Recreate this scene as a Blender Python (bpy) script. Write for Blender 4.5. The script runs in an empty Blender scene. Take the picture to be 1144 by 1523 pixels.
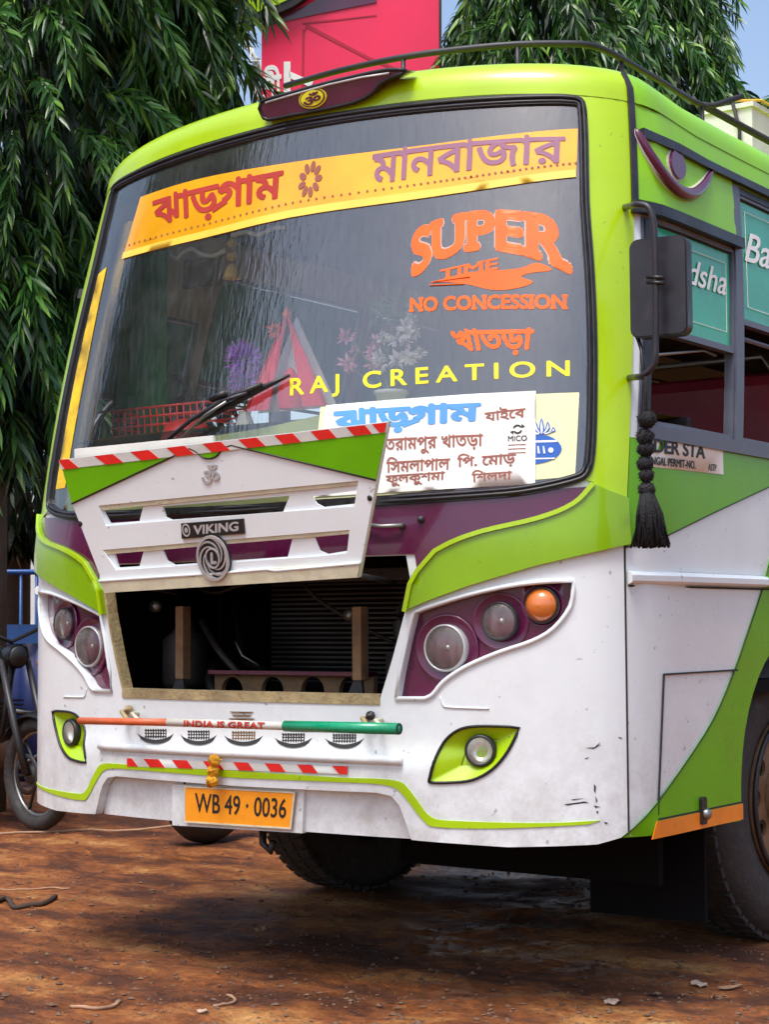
import bpy, math, random
import numpy as np
from mathutils import Vector, Matrix
from mathutils.geometry import delaunay_2d_cdt

random.seed(7); rng=np.random.default_rng(7)
sc=bpy.context.scene
COL=sc.collection

# ------------------------------------------------------------------ camera
CF=2618.0; CYAW=.6199; CPIT=.0626; CROL=-.0059; CC=np.array([3.492,-3.8825,1.0947])
_fw=np.array([-math.sin(CYAW)*math.cos(CPIT),math.cos(CYAW)*math.cos(CPIT),math.sin(CPIT)])
_r=np.array([math.cos(CYAW),math.sin(CYAW),0.]); _u=np.cross(_r,_fw)
CR=_r*math.cos(CROL)+_u*math.sin(CROL); CU=-_r*math.sin(CROL)+_u*math.cos(CROL)
cam=bpy.data.cameras.new('camera'); cam_o=bpy.data.objects.new('camera',cam); COL.objects.link(cam_o)
cam.sensor_fit='VERTICAL'; cam.sensor_height=24; cam.lens=24*CF/1523; cam.clip_end=2000; cam.clip_start=.05
Mx=Matrix.Identity(4)
for i in range(3):
    Mx[i][0]=CR[i]; Mx[i][1]=CU[i]; Mx[i][2]=-_fw[i]; Mx[i][3]=CC[i]
cam_o.matrix_world=Mx
sc.camera=cam_o

# ------------------------------------------------------------------ light
SUN_EL=math.radians(66); SUN_AZ=math.radians(6)     # azimuth measured from -y (the bus's nose) towards +x
sd=np.array([math.sin(SUN_AZ)*math.cos(SUN_EL),-math.cos(SUN_AZ)*math.cos(SUN_EL),math.sin(SUN_EL)])
world=bpy.data.worlds.new("World"); sc.world=world; world.use_nodes=True
wn=world.node_tree; bg=wn.nodes['Background']
sky=wn.nodes.new('ShaderNodeTexSky'); sky.sky_type='NISHITA'; sky.sun_disc=False
sky.sun_elevation=SUN_EL; sky.sun_rotation=math.atan2(sd[0],sd[1]); sky.air_density=1.0; sky.dust_density=4.0; sky.ozone_density=1.0
wn.links.new(sky.outputs[0],bg.inputs[0]); bg.inputs[1].default_value=.15
sun=bpy.data.lights.new('sun','SUN'); sun.energy=1.5; sun.angle=math.radians(20); sun.color=(1,.985,.96)
sun_o=bpy.data.objects.new('sun',sun); COL.objects.link(sun_o)
sun_o.rotation_euler=Vector(sd).to_track_quat('Z','Y').to_euler(); sun_o.location=(0,-5,20)
sc.view_settings.view_transform='Standard'; sc.view_settings.look='None'
sc.view_settings.exposure=0.74; sc.view_settings.gamma=1.0; sc.view_settings.use_curve_mapping=False
sc.cycles.max_bounces=8; sc.cycles.transparent_max_bounces=16; sc.cycles.caustics_reflective=False; sc.cycles.caustics_refractive=False

def proj(P):
    d=np.asarray(P,float)-CC; w=d@_fw
    return 572+CF*(d@CR)/w, 761.5-CF*(d@CU)/w
def ray(px,py): return _fw+CR*((px-572)/CF)-CU*((py-761.5)/CF)
def at(px,py,depth): return CC+ray(px,py)*depth
def atY(px,py,y):
    d=ray(px,py); return CC+d*((y-CC[1])/d[1])
def atX(px,py,x):
    d=ray(px,py); return CC+d*((x-CC[0])/d[0])
def atZ(px,py,z):
    d=ray(px,py); return CC+d*((z-CC[2])/d[2])

# ------------------------------------------------------------------ bus skin surface (s = girth from nose centre, v = height)
W0=1.2; Y0=.245; DD=.43; NN=2.5; V1=2.655; RR=.09
_t=np.linspace(0,math.pi/2,400)
_tx=W0*np.sin(_t)**(2/NN); _ty=Y0+DD*(1-np.cos(_t)**(2/NN))
_ts=np.concatenate([[0],np.cumsum(np.hypot(np.diff(_tx),np.diff(_ty)))])
SEND=_ts[-1]
def sstep(a,b,x):
    t=min(1,max(0,(x-a)/(b-a))); return t*t*(3-2*t)
def plan(s):
    a=abs(s)
    if a>=SEND: x,y=W0,_ty[-1]+a-SEND
    else: x=np.interp(a,_ts,_tx); y=np.interp(a,_ts,_ty)
    return (x if s>=0 else -x), y
def WV(v):
    t=max(0,(v-1.3)/1.35); return W0-.10*t**2.3
def RK(v): return .25*(max(0,min(v,V1)-1.33)/1.32)**1.2
def S(s,v,off=0.0):
    a=abs(s); sg=1 if s>=0 else -1
    x,y=plan(a)
    x2,y2=plan(a+.004); x1,y1=plan(max(0,a-.004))
    tx,ty=x2-x1,y2-y1; l=math.hypot(tx,ty); nx,ny=ty/l,-tx/l
    v_=min(v,V1)
    x*=WV(v_)/W0; y+=RK(v)
    ang=0; i=0; z=v
    if v>V1:
        ang=(v-V1)/RR
        if ang<math.pi/2: i=RR*(1-math.cos(ang)); z=V1+RR*math.sin(ang)
        else:
            ex=(ang-math.pi/2)*RR; i=RR+ex; z=V1+RR+.02*ex; ang=math.pi/2
    x-=i*nx; y-=i*ny
    y-=.024*sstep(.76,.69,v)*sstep(.95,.6,a) if v<.8 else 0
    c=.075*sstep(2.3,2.75,v)
    z+=c*(1-min(1,(x/1.15)**2))
    z-=.028*sstep(2.4,2.75,v)*sstep(SEND-.1,SEND+.35,a)
    tilt=.19*sstep(1.3,1.5,v)*(1-a/SEND if a<SEND else 0)
    ca,sa=math.cos(ang),math.sin(ang)
    N=np.array([nx*ca,ny*ca,sa+tilt*ca]); N/=np.linalg.norm(N)
    P=np.array([x,y,z])+N*off
    P[0]*=sg
    return P
_seed=np.array([(s,v)+tuple(proj(S(s,v))) for s in np.arange(-1.1,5.0,.06) for v in np.arange(.3,2.9,.06)])
def sh(px,py,off=0.0):
    k=np.argmin((_seed[:,2]-px)**2+(_seed[:,3]-py)**2)
    s,v=_seed[k,0],_seed[k,1]
    for it in range(25):
        q=np.array(proj(S(s,v,off))); e=np.array([px,py])-q
        if e@e<.01: break
        h=1e-3
        J=np.array([(np.array(proj(S(s+h,v,off)))-q)/h,(np.array(proj(S(s,v+h,off)))-q)/h]).T
        d=np.linalg.solve(J.T@J+1*np.eye(2),J.T@e)
        n=np.linalg.norm(d)
        if n>.1: d*=.1/n
        s+=d[0]; v+=d[1]
    return (float(s),float(v))
def shs(px,py,off=0.0):
    m=(_seed[:,0]>1.28)&(_seed[:,1]<2.6); q=_seed[m]; k=np.argmin((q[:,2]-px)**2+(q[:,3]-py)**2); s,v=q[k,0],q[k,1]
    for it in range(25):
        q=np.array(proj(S(s,v,off))); e=np.array([px,py])-q
        if e@e<.01: break
        h=1e-3; J=np.array([(np.array(proj(S(s+h,v,off)))-q)/h,(np.array(proj(S(s,v+h,off)))-q)/h]).T
        d=np.linalg.solve(J.T@J+1*np.eye(2),J.T@e); n=np.linalg.norm(d)
        if n>.1: d*=.1/n
        s=max(1.255,s+d[0]); v+=d[1]
    return (float(s),float(v))
def SHS(pts): return [shs(*p) for p in pts]
def SH(pts,off=0.0): return [sh(p[0],p[1],off) for p in pts]
def mir(pts): return [(-a,b) for a,b in reversed(pts)]

class Shell:
    @staticmethod
    def P(u,v,off=0.0): return S(u,v,off)
    @staticmethod
    def inv(px,py): return sh(px,py)
class Plane:
    def __init__(s,o,U,V):
        s.o=np.array(o,float); s.U=np.array(U,float); s.U/=np.linalg.norm(s.U)
        V=np.array(V,float); V-=s.U*(V@s.U); s.V=V/np.linalg.norm(V); s.N=np.cross(s.U,s.V)
    def P(s,u,v,off=0.0): return s.o+s.U*u+s.V*v+s.N*off
    def inv(s,px,py):
        d=ray(px,py); p=CC+d*(((s.o-CC)@s.N)/(d@s.N))-s.o
        return (float(p@s.U),float(p@s.V))
    def pts(s,L): return [s.inv(*p) for p in L]
SHELL=Shell()

# ------------------------------------------------------------------ 2-D outlines
def cr(pts,n=6,closed=False):
    P=[np.array(p,float) for p in pts]; out=[]
    m=len(P); rngi=range(m if closed else m-1)
    for i in rngi:
        p1,p2=P[i],P[(i+1)%m]
        p0=P[(i-1)%m] if closed or i>0 else 2*p1-p2
        p3=P[(i+2)%m] if closed or i+2<m else 2*p2-p1
        for k in range(n):
            t=k/n
            out.append(tuple(.5*((2*p1)+(-p0+p2)*t+(2*p0-5*p1+4*p2-p3)*t*t+(-p0+3*p1-3*p2+p3)*t**3)))
    if not closed: out.append(tuple(P[-1]))
    return out
def rrect(x0,y0,x1,y1,r,n=5):
    o=[]
    for cx,cy,a0 in ((x1-r,y0+r,-90),(x1-r,y1-r,0),(x0+r,y1-r,90),(x0+r,y0+r,180)):
        for k in range(n+1):
            a=math.radians(a0+90*k/n); o.append((cx+r*math.cos(a),cy+r*math.sin(a)))
    return o
def circ(cx,cy,rx,ry=None,n=24,rot=0):
    ry=ry or rx; c,s_=math.cos(rot),math.sin(rot)
    return [(cx+rx*math.cos(a)*c-ry*math.sin(a)*s_,cy+rx*math.cos(a)*s_+ry*math.sin(a)*c) for a in np.linspace(0,2*math.pi,n,endpoint=False)]
def inpoly(pts,poly):
    pts=np.asarray(pts,float); p=np.asarray(poly,float); q=np.roll(p,-1,0)
    x,y=pts[:,0][:,None],pts[:,1][:,None]
    c=((p[:,1]>y)!=(q[:,1]>y))
    with np.errstate(divide='ignore',invalid='ignore'):
        xi=(q[:,0]-p[:,0])*(y-p[:,1])/(q[:,1]-p[:,1])+p[:,0]
    return (np.sum(c&(x<xi),1)%2)==1
def winding(pts,loops):
    pts=np.asarray(pts,float); w=np.zeros(len(pts),int)
    for L in loops:
        p=np.asarray(L,float); q=np.roll(p,-1,0)
        x,y=pts[:,0][:,None],pts[:,1][:,None]
        left=(q[:,0]-p[:,0])*(y-p[:,1])-(x-p[:,0])*(q[:,1]-p[:,1])
        w+=np.sum((p[:,1]<=y)&(q[:,1]>y)&(left>0),1)-np.sum((p[:,1]>y)&(q[:,1]<=y)&(left<0),1)
    return w
def dens(L,res):
    o=[]
    for i in range(len(L)):
        a=np.array(L[i],float); b=np.array(L[(i+1)%len(L)],float)
        n=max(1,int(math.ceil(np.linalg.norm(b-a)/res)))
        for k in range(n): o.append(tuple(a+(b-a)*k/n))
    return o
def tri2(loops,test,res=None):
    co=[];ed=[]
    for L in loops:
        b=len(co); n=len(L); co+=[Vector((float(p[0]),float(p[1]))) for p in L]
        ed+=[(b+i,b+(i+1)%n) for i in range(n)]
    if res:
        A=np.array([(c.x,c.y) for c in co]); lo,hi=A.min(0),A.max(0)
        gx,gy=np.meshgrid(np.arange(lo[0]+res/2,hi[0],res),np.arange(lo[1]+res/2,hi[1],res))
        G=np.stack([gx.ravel(),gy.ravel()],1)
        if len(G):
            G=G[test(G)]
            keep=[]
            for i in range(0,len(G),500):
                d=np.min(np.hypot(G[i:i+500,0][:,None]-A[:,0],G[i:i+500,1][:,None]-A[:,1]),1); keep.append(d>res*.4)
            if keep: G=G[np.concatenate(keep)]
            co+=[Vector((float(a),float(b))) for a,b in G]
    r=delaunay_2d_cdt(co,ed,[],0,1e-6)
    V=np.array([(v.x,v.y) for v in r[0]]); F=[f for f in r[2] if len(f)==3]
    if not F: return V,[]
    F=np.array(F); C=V[F].mean(1); F=F[test(C)]
    return V,F

def setmesh(me,V,F,smooth=True):
    me.from_pydata([tuple(v) for v in V],[],[tuple(int(i) for i in f) for f in F])
    if smooth: me.shade_smooth()
    me.update()
def link(name,me,mat,parent=None):
    o=bpy.data.objects.new(name,me); COL.objects.link(o)
    if mat is not None and len(me.materials)==0: me.materials.append(mat)
    if parent is not None: o.parent=parent
    return o
def build(name,fr,V2,F,mat,parent,off=0.0,th=0.0):
    used=np.unique(F); mp={int(k):i for i,k in enumerate(used)}
    V2u=V2[used]
    top=[fr.P(a,b,off) for a,b in V2u]
    Fs=[]
    for f in F:
        a,b,c=[mp[int(i)] for i in f]
        A,B,Cc=V2u[a],V2u[b],V2u[c]
        if (B[0]-A[0])*(Cc[1]-A[1])-(B[1]-A[1])*(Cc[0]-A[0])<0: b,c=c,b
        Fs.append((a,b,c))
    Vs=list(top); faces=list(Fs); n=len(top); wall=[]
    if th:
        Vs+= [fr.P(a,b,off-th) for a,b in V2u]
        faces+=[(c+n,b+n,a+n) for a,b,c in Fs]
        cnt={}
        for a,b,c in Fs:
            for e in ((a,b),(b,c),(c,a)): cnt[e]=1
        k=2*n
        bd=[e for e in cnt if (e[1],e[0]) not in cnt]
        for a,b in bd:
            Vs+=[Vs[b],Vs[a],Vs[a+n],Vs[b+n]]; faces.append((k,k+1,k+2,k+3)); k+=4
    me=bpy.data.meshes.new(name); setmesh(me,Vs,faces)
    return link(name,me,mat,parent)
def patch(name,fr,outer,mat,parent,holes=(),off=0.0,th=0.0,res=None,ds=None):
    ds=ds or res
    if ds: outer=dens(outer,ds); holes=[dens(h,ds) for h in holes]
    def test(p):
        m=inpoly(p,outer)
        for h in holes: m&=~inpoly(p,h)
        return m
    V2,F=tri2([outer]+list(holes),test,res)
    return build(name,fr,V2,F,mat,parent,off,th)
def wfill(name,fr,loops,mat,parent,off=0.0,th=0.0,res=None):
    V2,F=tri2(loops,lambda p:winding(p,loops)!=0,res)
    return build(name,fr,V2,F,mat,parent,off,th)

def text_loops(body,spacing=1.0,resn=4,shear=0.0):
    c=bpy.data.curves.new('t','FONT'); c.body=body; c.size=1; c.fill_mode='NONE'; c.resolution_u=resn
    c.space_character=spacing; c.shear=shear
    o=bpy.data.objects.new('t',c); COL.objects.link(o)
    dg=bpy.context.evaluated_depsgraph_get(); me=bpy.data.meshes.new_from_object(o.evaluated_get(dg))
    V=np.array([v.co[:2] for v in me.vertices]).reshape(-1,2); nx={}
    for e in me.edges:
        a,b=e.vertices; nx.setdefault(a,[]).append(b); nx.setdefault(b,[]).append(a)
    seen=set(); loops=[]
    for s0 in range(len(V)):
        if s0 in seen or s0 not in nx: continue
        L=[s0]; seen.add(s0); cur=s0
        while True:
            n=[k for k in nx[cur] if k not in seen]
            if not n: break
            m=cur+1 if cur+1 in n else n[0]
            L.append(m); seen.add(m); cur=m
        if len(L)>2: loops.append(V[L])
    bpy.data.objects.remove(o); bpy.data.curves.remove(c); bpy.data.meshes.remove(me)
    return loops
def norm_loops(loops,box=None):
    A=np.concatenate(loops); lo,hi=A.min(0),A.max(0)
    if box: lo,hi=box
    return [(L-lo)/(hi-lo) for L in loops],(lo,hi)
def text_on(name,fr,body,quad,mat,parent,off=0.0,th=0.0,bold=0.0,spacing=1.0,shear=0.0,warp=None,extra=None,uvquad=False,serif=False):
    """quad: TL,TR,BR,BL in photo pixels (or frame units with uvquad)"""
    loops=text_loops(body,spacing,shear=shear)
    if extra: loops+=extra(loops)
    if serif:
        add=[]
        A=np.concatenate(loops); h=A[:,1].max()
        for L in loops:
            for i in range(len(L)):
                p,q=L[i],L[(i+1)%len(L)]
                if abs(p[1]-q[1])<.004 and .08<abs(p[0]-q[0])<.2 and (p[1]<.02 or p[1]>h-.03):
                    x0,x1=min(p[0],q[0])-.06,max(p[0],q[0])+.06; y0,y1=(p[1],p[1]+.075) if p[1]<.02 else (p[1]-.075,p[1])
                    add.append(np.array([(x0,y0),(x1,y0),(x1,y1),(x0,y1)]))
        o=np.sign(sum(np.sum(L[:,0]*np.roll(L[:,1],-1)-np.roll(L[:,0],-1)*L[:,1]) for L in loops))
        loops+=[a if o>0 else a[::-1] for a in add]
    if bold:
        base=list(loops); loops=[]
        for dx,dy in ((-1,0),(1,0),(0,1),(0,-1),(.7,.7),(-.7,.7),(.7,-.7),(-.7,-.7)):
            loops+=[L+np.array([dx,dy])*bold for L in base]
    N,_=norm_loops(loops)
    if warp is None:
        if uvquad: Q=[np.array(q,float) for q in quad]
        else: Q=[np.array(fr.inv(*q)) for q in quad]
        def warp(a,b): return (Q[3]*(1-a)+Q[2]*a)*(1-b)+(Q[0]*(1-a)+Q[1]*a)*b
    W=[[tuple(warp(p[0],p[1])) for p in L] for L in N]
    W=[[L[i] for i in range(len(L)) if np.hypot(L[i][0]-L[i-1][0],L[i][1]-L[i-1][1])>2e-5] for L in W]
    W=[L for L in W if len(L)>2]
    return wfill(name,fr,W,mat,parent,off,th)
def arch_warp(fr,tp,bt):
    """tp, bt: three pixels each, left/middle/right"""
    T=[np.array(fr.inv(*p)) for p in tp]; B=[np.array(fr.inv(*p)) for p in bt]
    def q(P,a): return P[0]*(2*a*a-3*a+1)+P[1]*(4*a-4*a*a)+P[2]*(2*a*a-a)
    return lambda a,b: q(B,a)*(1-b)+q(T,a)*b

# ------------------------------------------------------------------ 3-D helpers
def empty(name,loc,parent=None):
    o=bpy.data.objects.new(name,None); COL.objects.link(o); o.location=loc; o.empty_display_size=.1
    if parent: o.parent=parent
    return o
def tag(o,label=None,cat=None,group=None,kind=None):
    if label: o['label']=label
    if cat: o['category']=cat
    if group: o['group']=group
    if kind: o['kind']=kind
    return o
def meshobj(name,V,F,mat,parent=None,smooth=False):
    me=bpy.data.meshes.new(name); setmesh(me,V,F,smooth); return link(name,me,mat,parent)
def box(name,lo,hi,mat,parent=None,bev=0.0,rot=None,piv=None):
    lo=np.array(lo,float); hi=np.array(hi,float); c=(lo+hi)/2; h=(hi-lo)/2
    V=[c+h*np.array(s) for s in ((-1,-1,-1),(1,-1,-1),(1,1,-1),(-1,1,-1),(-1,-1,1),(1,-1,1),(1,1,1),(-1,1,1))]
    F=[(0,3,2,1),(4,5,6,7),(0,1,5,4),(1,2,6,5),(2,3,7,6),(3,0,4,7)]
    if rot is not None:
        p=c if piv is None else np.array(piv); V=[p+rot@(v-p) for v in V]
    o=meshobj(name,V,F,mat,parent)
    if bev:
        m=o.modifiers.new('b','BEVEL'); m.width=bev; m.segments=2; m.limit_method='ANGLE'
    return o
def tube_geo(pts,r,n=8,caps=True):
    P=[np.array(p,float) for p in pts]; V=[];F=[]
    up=np.array([.13,.21,.97])
    for i,p in enumerate(P):
        t=P[min(i+1,len(P)-1)]-P[max(i-1,0)]; t/=np.linalg.norm(t)
        a=np.cross(t,up); 
        if np.linalg.norm(a)<.1: a=np.cross(t,[1,0,0])
        a/=np.linalg.norm(a); b=np.cross(t,a); rr=r[i] if hasattr(r,'__len__') else r
        for k in range(n):
            th=2*math.pi*k/n; V.append(p+(a*math.cos(th)+b*math.sin(th))*rr)
    for i in range(len(P)-1):
        for k in range(n):
            k2=(k+1)%n; F.append((i*n+k,i*n+k2,(i+1)*n+k2,(i+1)*n+k))
    if caps: F.append(tuple(range(n-1,-1,-1))); F.append(tuple(range((len(P)-1)*n,len(P)*n)))
    return V,F
def tube(name,pts,r,mat,parent=None,n=8):
    V,F=tube_geo(pts,r,n); return meshobj(name,V,F,mat,parent,True)
def multi(geos):
    V=[];F=[]
    for v,f in geos:
        b=len(V); V+=list(v); F+=[tuple(i+b for i in q) for q in f]
    return V,F
def lathe(name,o,ax,prof,mat,parent=None,n=32,smooth=True,geo=False,rfun=None):
    """prof: list of (radius, height along ax)"""
    o=np.array(o,float); ax=np.array(ax,float); ax/=np.linalg.norm(ax)
    a=np.cross(ax,[0,0,1.]); 
    if np.linalg.norm(a)<.1: a=np.cross(ax,[1.,0,0])
    a/=np.linalg.norm(a); b=np.cross(ax,a); V=[];F=[]
    for r,h in prof:
        for k in range(n):
            th=2*math.pi*k/n; q=r*(rfun(k,r) if rfun else 1)
            V.append(o+ax*h+(a*math.cos(th)+b*math.sin(th))*q)
    for i in range(len(prof)-1):
        for k in range(n):
            k2=(k+1)%n; F.append((i*n+k,i*n+k2,(i+1)*n+k2,(i+1)*n+k))
    if geo: return V,F
    return meshobj(name,V,F,mat,parent,smooth)
def vec(*a): return np.array(a,float)

# ------------------------------------------------------------------ materials
def lin(c):
    c=c/255; return c/12.92 if c<=.04045 else ((c+.055)/1.055)**2.4
def rgb(r,g,b): return (lin(r),lin(g),lin(b),1)
def new_mat(name):
    m=bpy.data.materials.new(name); m.use_nodes=True; nt=m.node_tree
    return m,nt,nt.nodes['Principled BSDF']
def mat(name,col,rough=.5,metal=0.0,coat=0.0,var=.12,scale=4.0,dirt=0.0,dirtcol=(.20,.13,.08,1),bump=0.0,bscale=60.0,spec=.5,streak=False,alpha=None,emit=None,speck=0.0,splash=0.0):
    m,nt,b=new_mat(name); N=nt.nodes; L=nt.links
    tc=N.new('ShaderNodeTexCoord'); mp=N.new('ShaderNodeMapping'); L.new(tc.outputs['Object'],mp.inputs[0])
    if streak: mp.inputs['Scale'].default_value=(1,1,.12)
    no=N.new('ShaderNodeTexNoise'); no.inputs['Scale'].default_value=scale; no.inputs['Detail'].default_value=6; no.inputs['Roughness'].default_value=.6
    L.new(mp.outputs[0],no.inputs[0])
    hs=N.new('ShaderNodeMapRange'); hs.inputs[1].default_value=.3; hs.inputs[2].default_value=.7; hs.inputs[3].default_value=1-var; hs.inputs[4].default_value=1+var
    L.new(no.outputs[0],hs.inputs[0])
    mu=N.new('ShaderNodeMix'); mu.data_type='RGBA'; mu.blend_type='MULTIPLY'; mu.inputs[0].default_value=1
    mu.inputs[6].default_value=col; L.new(hs.outputs[0],mu.inputs[7])
    out=mu.outputs[2]
    if dirt>0:
        n2=N.new('ShaderNodeTexNoise'); n2.inputs['Scale'].default_value=scale*2.3; n2.inputs['Detail'].default_value=10; n2.inputs['Roughness'].default_value=.75
        L.new(mp.outputs[0],n2.inputs[0])
        r2=N.new('ShaderNodeMapRange'); r2.inputs[1].default_value=.5; r2.inputs[2].default_value=.78; r2.inputs[3].default_value=0; r2.inputs[4].default_value=dirt
        L.new(n2.outputs[0],r2.inputs[0])
        m2=N.new('ShaderNodeMix'); m2.data_type='RGBA'; L.new(r2.outputs[0],m2.inputs[0]); L.new(out,m2.inputs[6]); m2.inputs[7].default_value=dirtcol
        out=m2.outputs[2]
    if speck>0:
        n3=N.new('ShaderNodeTexNoise'); n3.inputs['Scale'].default_value=38; n3.inputs['Detail'].default_value=3
        L.new(tc.outputs['Object'],n3.inputs[0])
        r3=N.new('ShaderNodeMapRange'); r3.inputs[1].default_value=.70; r3.inputs[2].default_value=.74; r3.inputs[3].default_value=0; r3.inputs[4].default_value=speck
        L.new(n3.outputs[0],r3.inputs[0])
        m3=N.new('ShaderNodeMix'); m3.data_type='RGBA'; L.new(r3.outputs[0],m3.inputs[0]); L.new(out,m3.inputs[6]); m3.inputs[7].default_value=(.05,.045,.04,1)
        out=m3.outputs[2]
    if splash>0:
        sx=N.new('ShaderNodeSeparateXYZ'); L.new(tc.outputs['Object'],sx.inputs[0])
        zr=N.new('ShaderNodeMapRange'); zr.inputs[1].default_value=.95; zr.inputs[2].default_value=.45; zr.inputs[3].default_value=0; zr.inputs[4].default_value=1; L.new(sx.outputs[2],zr.inputs[0])
        n6=N.new('ShaderNodeTexNoise'); n6.inputs['Scale'].default_value=9; n6.inputs['Detail'].default_value=12; n6.inputs['Roughness'].default_value=.8; L.new(tc.outputs['Object'],n6.inputs[0])
        n7=N.new('ShaderNodeMapRange'); n7.inputs[1].default_value=.42; n7.inputs[2].default_value=.72; n7.inputs[3].default_value=0; n7.inputs[4].default_value=splash; L.new(n6.outputs[0],n7.inputs[0])
        mu7=N.new('ShaderNodeMath'); mu7.operation='MULTIPLY'; L.new(zr.outputs[0],mu7.inputs[0]); L.new(n7.outputs[0],mu7.inputs[1])
        m7=N.new('ShaderNodeMix'); m7.data_type='RGBA'; L.new(mu7.outputs[0],m7.inputs[0]); L.new(out,m7.inputs[6]); m7.inputs[7].default_value=(.22,.15,.10,1)
        out=m7.outputs[2]
    L.new(out,b.inputs['Base Color'])
    rr=N.new('ShaderNodeMapRange'); rr.inputs[1].default_value=.3; rr.inputs[2].default_value=.7; rr.inputs[3].default_value=max(.02,rough*.75); rr.inputs[4].default_value=min(1,rough*1.3)
    L.new(no.outputs[0],rr.inputs[0]); L.new(rr.outputs[0],b.inputs['Roughness'])
    b.inputs['Metallic'].default_value=metal; b.inputs['Coat Weight'].default_value=coat; b.inputs['Coat Roughness'].default_value=.06
    b.inputs['Specular IOR Level'].default_value=spec
    if bump:
        n4=N.new('ShaderNodeTexNoise'); n4.inputs['Scale'].default_value=bscale; n4.inputs['Detail'].default_value=5
        L.new(tc.outputs['Object'],n4.inputs[0]); bp=N.new('ShaderNodeBump'); bp.inputs['Strength'].default_value=bump; bp.inputs['Distance'].default_value=.01
        L.new(n4.outputs[0],bp.inputs['Height']); L.new(bp.outputs[0],b.inputs['Normal'])
    if emit: b.inputs['Emission Color'].default_value=emit[0]; b.inputs['Emission Strength'].default_value=emit[1]
    return m
M={}
M['white']=mat('white_paint',(.74,.80,.83,1),.32,coat=.35,var=.05,scale=1.7,dirt=.16,dirtcol=(.36,.36,.33,1),bump=.10,bscale=4,speck=.5,splash=.6)
M['lime']=mat('lime_paint',(.38,.60,.0,1),.3,coat=.3,var=.1,scale=2.2,bump=.07,bscale=4,speck=.35,dirt=.12,dirtcol=(.25,.30,.10,1))
M['shoulder']=mat('shoulder_shaded_lime',(.22,.43,.0,1),.28,coat=.5,var=.12,scale=2.2,bump=.03,bscale=3,speck=.3)  # lime paint darkened so the colour carries the shoulder's shade
M['green']=mat('green_paint',(.13,.42,.0,1),.3,spec=.35,coat=.12,var=.12,scale=2.2,bump=.03,bscale=3,dirt=.15,speck=.2)
M['sidegreen']=mat('pale_green_paint',(.27,.64,.01,1),.4,spec=.35,coat=.1,var=.1,scale=3,dirt=.2,bump=.03,bscale=4,speck=.3)
M['purple']=mat('purple_paint',(.085,.002,.04,1),.25,coat=.6,var=.2,scale=3,dirt=.12,bump=.02,bscale=4)
M['rubber']=mat('black_rubber',(.012,.012,.014,1),.35,var=.3,scale=20,dirt=.25,dirtcol=(.07,.065,.06,1))
M['black']=mat('black_paint',(.008,.008,.009,1),.4,var=.3,scale=8)
M['blacktrim']=mat('black_frame_paint',(.016,.015,.022,1),.4,var=.3,scale=8,dirt=.3,dirtcol=(.12,.11,.11,1))
M['bluegrey']=mat('blue_grey_window_frame',(.10,.11,.15,1),.4,var=.2,scale=9,dirt=.3,dirtcol=(.2,.19,.18,1))
M['line']=mat('dark_seam',(.02,.02,.02,1),.7)
M['cream']=mat('aged_cream_paint',(.62,.60,.44,1),.5,var=.15,scale=9,dirt=.6,dirtcol=(.33,.22,.12,1),speck=.6)
M['rust']=mat('rusty_flaking_paint',(.36,.29,.15,1),.75,var=.3,scale=14,dirt=1.0,dirtcol=(.20,.07,.03,1),bump=.4,bscale=90,speck=.8)
M['chrome']=mat('chrome',(.78,.78,.78,1),.12,metal=1,var=.1)
M['silver']=mat('brushed_silver_plastic',(.50,.51,.52,1),.38,metal=.35,var=.1,dirt=.3,dirtcol=(.12,.12,.12,1))
M['reflector']=mat('lamp_reflector',(.85,.85,.82,1),.30,metal=.65,var=.1)
M['steel']=mat('dull_steel',(.30,.30,.29,1),.4,metal=.9,var=.25,dirt=.4)
M['darksteel']=mat('dark_steel',(.045,.045,.05,1),.45,metal=.6,var=.3,dirt=.3,dirtcol=(.1,.08,.06,1))
M['red']=mat('reflective_red',(.72,.012,.01,1),.35,coat=.3,var=.12,scale=10,dirt=.2)
M['tapewhite']=mat('reflective_white',(.62,.64,.62,1),.35,coat=.3,var=.1,scale=10,dirt=.3,dirtcol=(.35,.33,.25,1))
M['orange']=mat('orange_sticker',(.88,.14,.005,1),.45,var=.12,scale=15)
M['orangehalo']=mat('pale_sticker_edge',(.60,.42,.36,1),.5)
M['yellowtext']=mat('yellow_sticker',(.85,.80,.03,1),.45)
M['saffron']=mat('saffron_paint',(.60,.12,.04,1),.4,var=.15,scale=20,dirt=.3,dirtcol=(.4,.3,.2,1),speck=.4)
M['flaggreen']=mat('flag_green_paint',(.0,.30,.14,1),.3,coat=.3,var=.15,scale=20,dirt=.15)
M['barwhite']=mat('bar_white_paint',(.62,.60,.54,1),.4,var=.1,scale=20,dirt=.4,dirtcol=(.3,.25,.18,1))
M['redtext']=mat('dark_red_lettering',(.42,.03,.015,1),.5)
M['browntext']=mat('brown_lettering',(.30,.10,.07,1),.6)
M['violettext']=mat('faded_violet_lettering',(.30,.14,.22,1),.6)
M['bluetext']=mat('blue_lettering',(.10,.34,.72,1),.5)
M['deepblue']=mat('deep_blue_decal',(.02,.12,.50,1),.5)
M['blacktext']=mat('black_lettering',(.012,.012,.012,1),.5)
M['whitetext']=mat('white_lettering',(.85,.87,.86,1),.5)
M['plate']=mat('number_plate_yellow',(.92,.33,.01,1),.35,coat=.3,var=.08,scale=15,dirt=.15)
M['orangetape']=mat('orange_reflector_tape',(.85,.24,.01,1),.35,coat=.3,dirt=.3,scale=8)
M['amber']=mat('amber_lens',(.62,.17,.03,1),.15,coat=1,var=.1)
M['poster']=mat('cream_poster',(.84,.88,.50,1),.6,var=.08,scale=6,dirt=.15)
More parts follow.
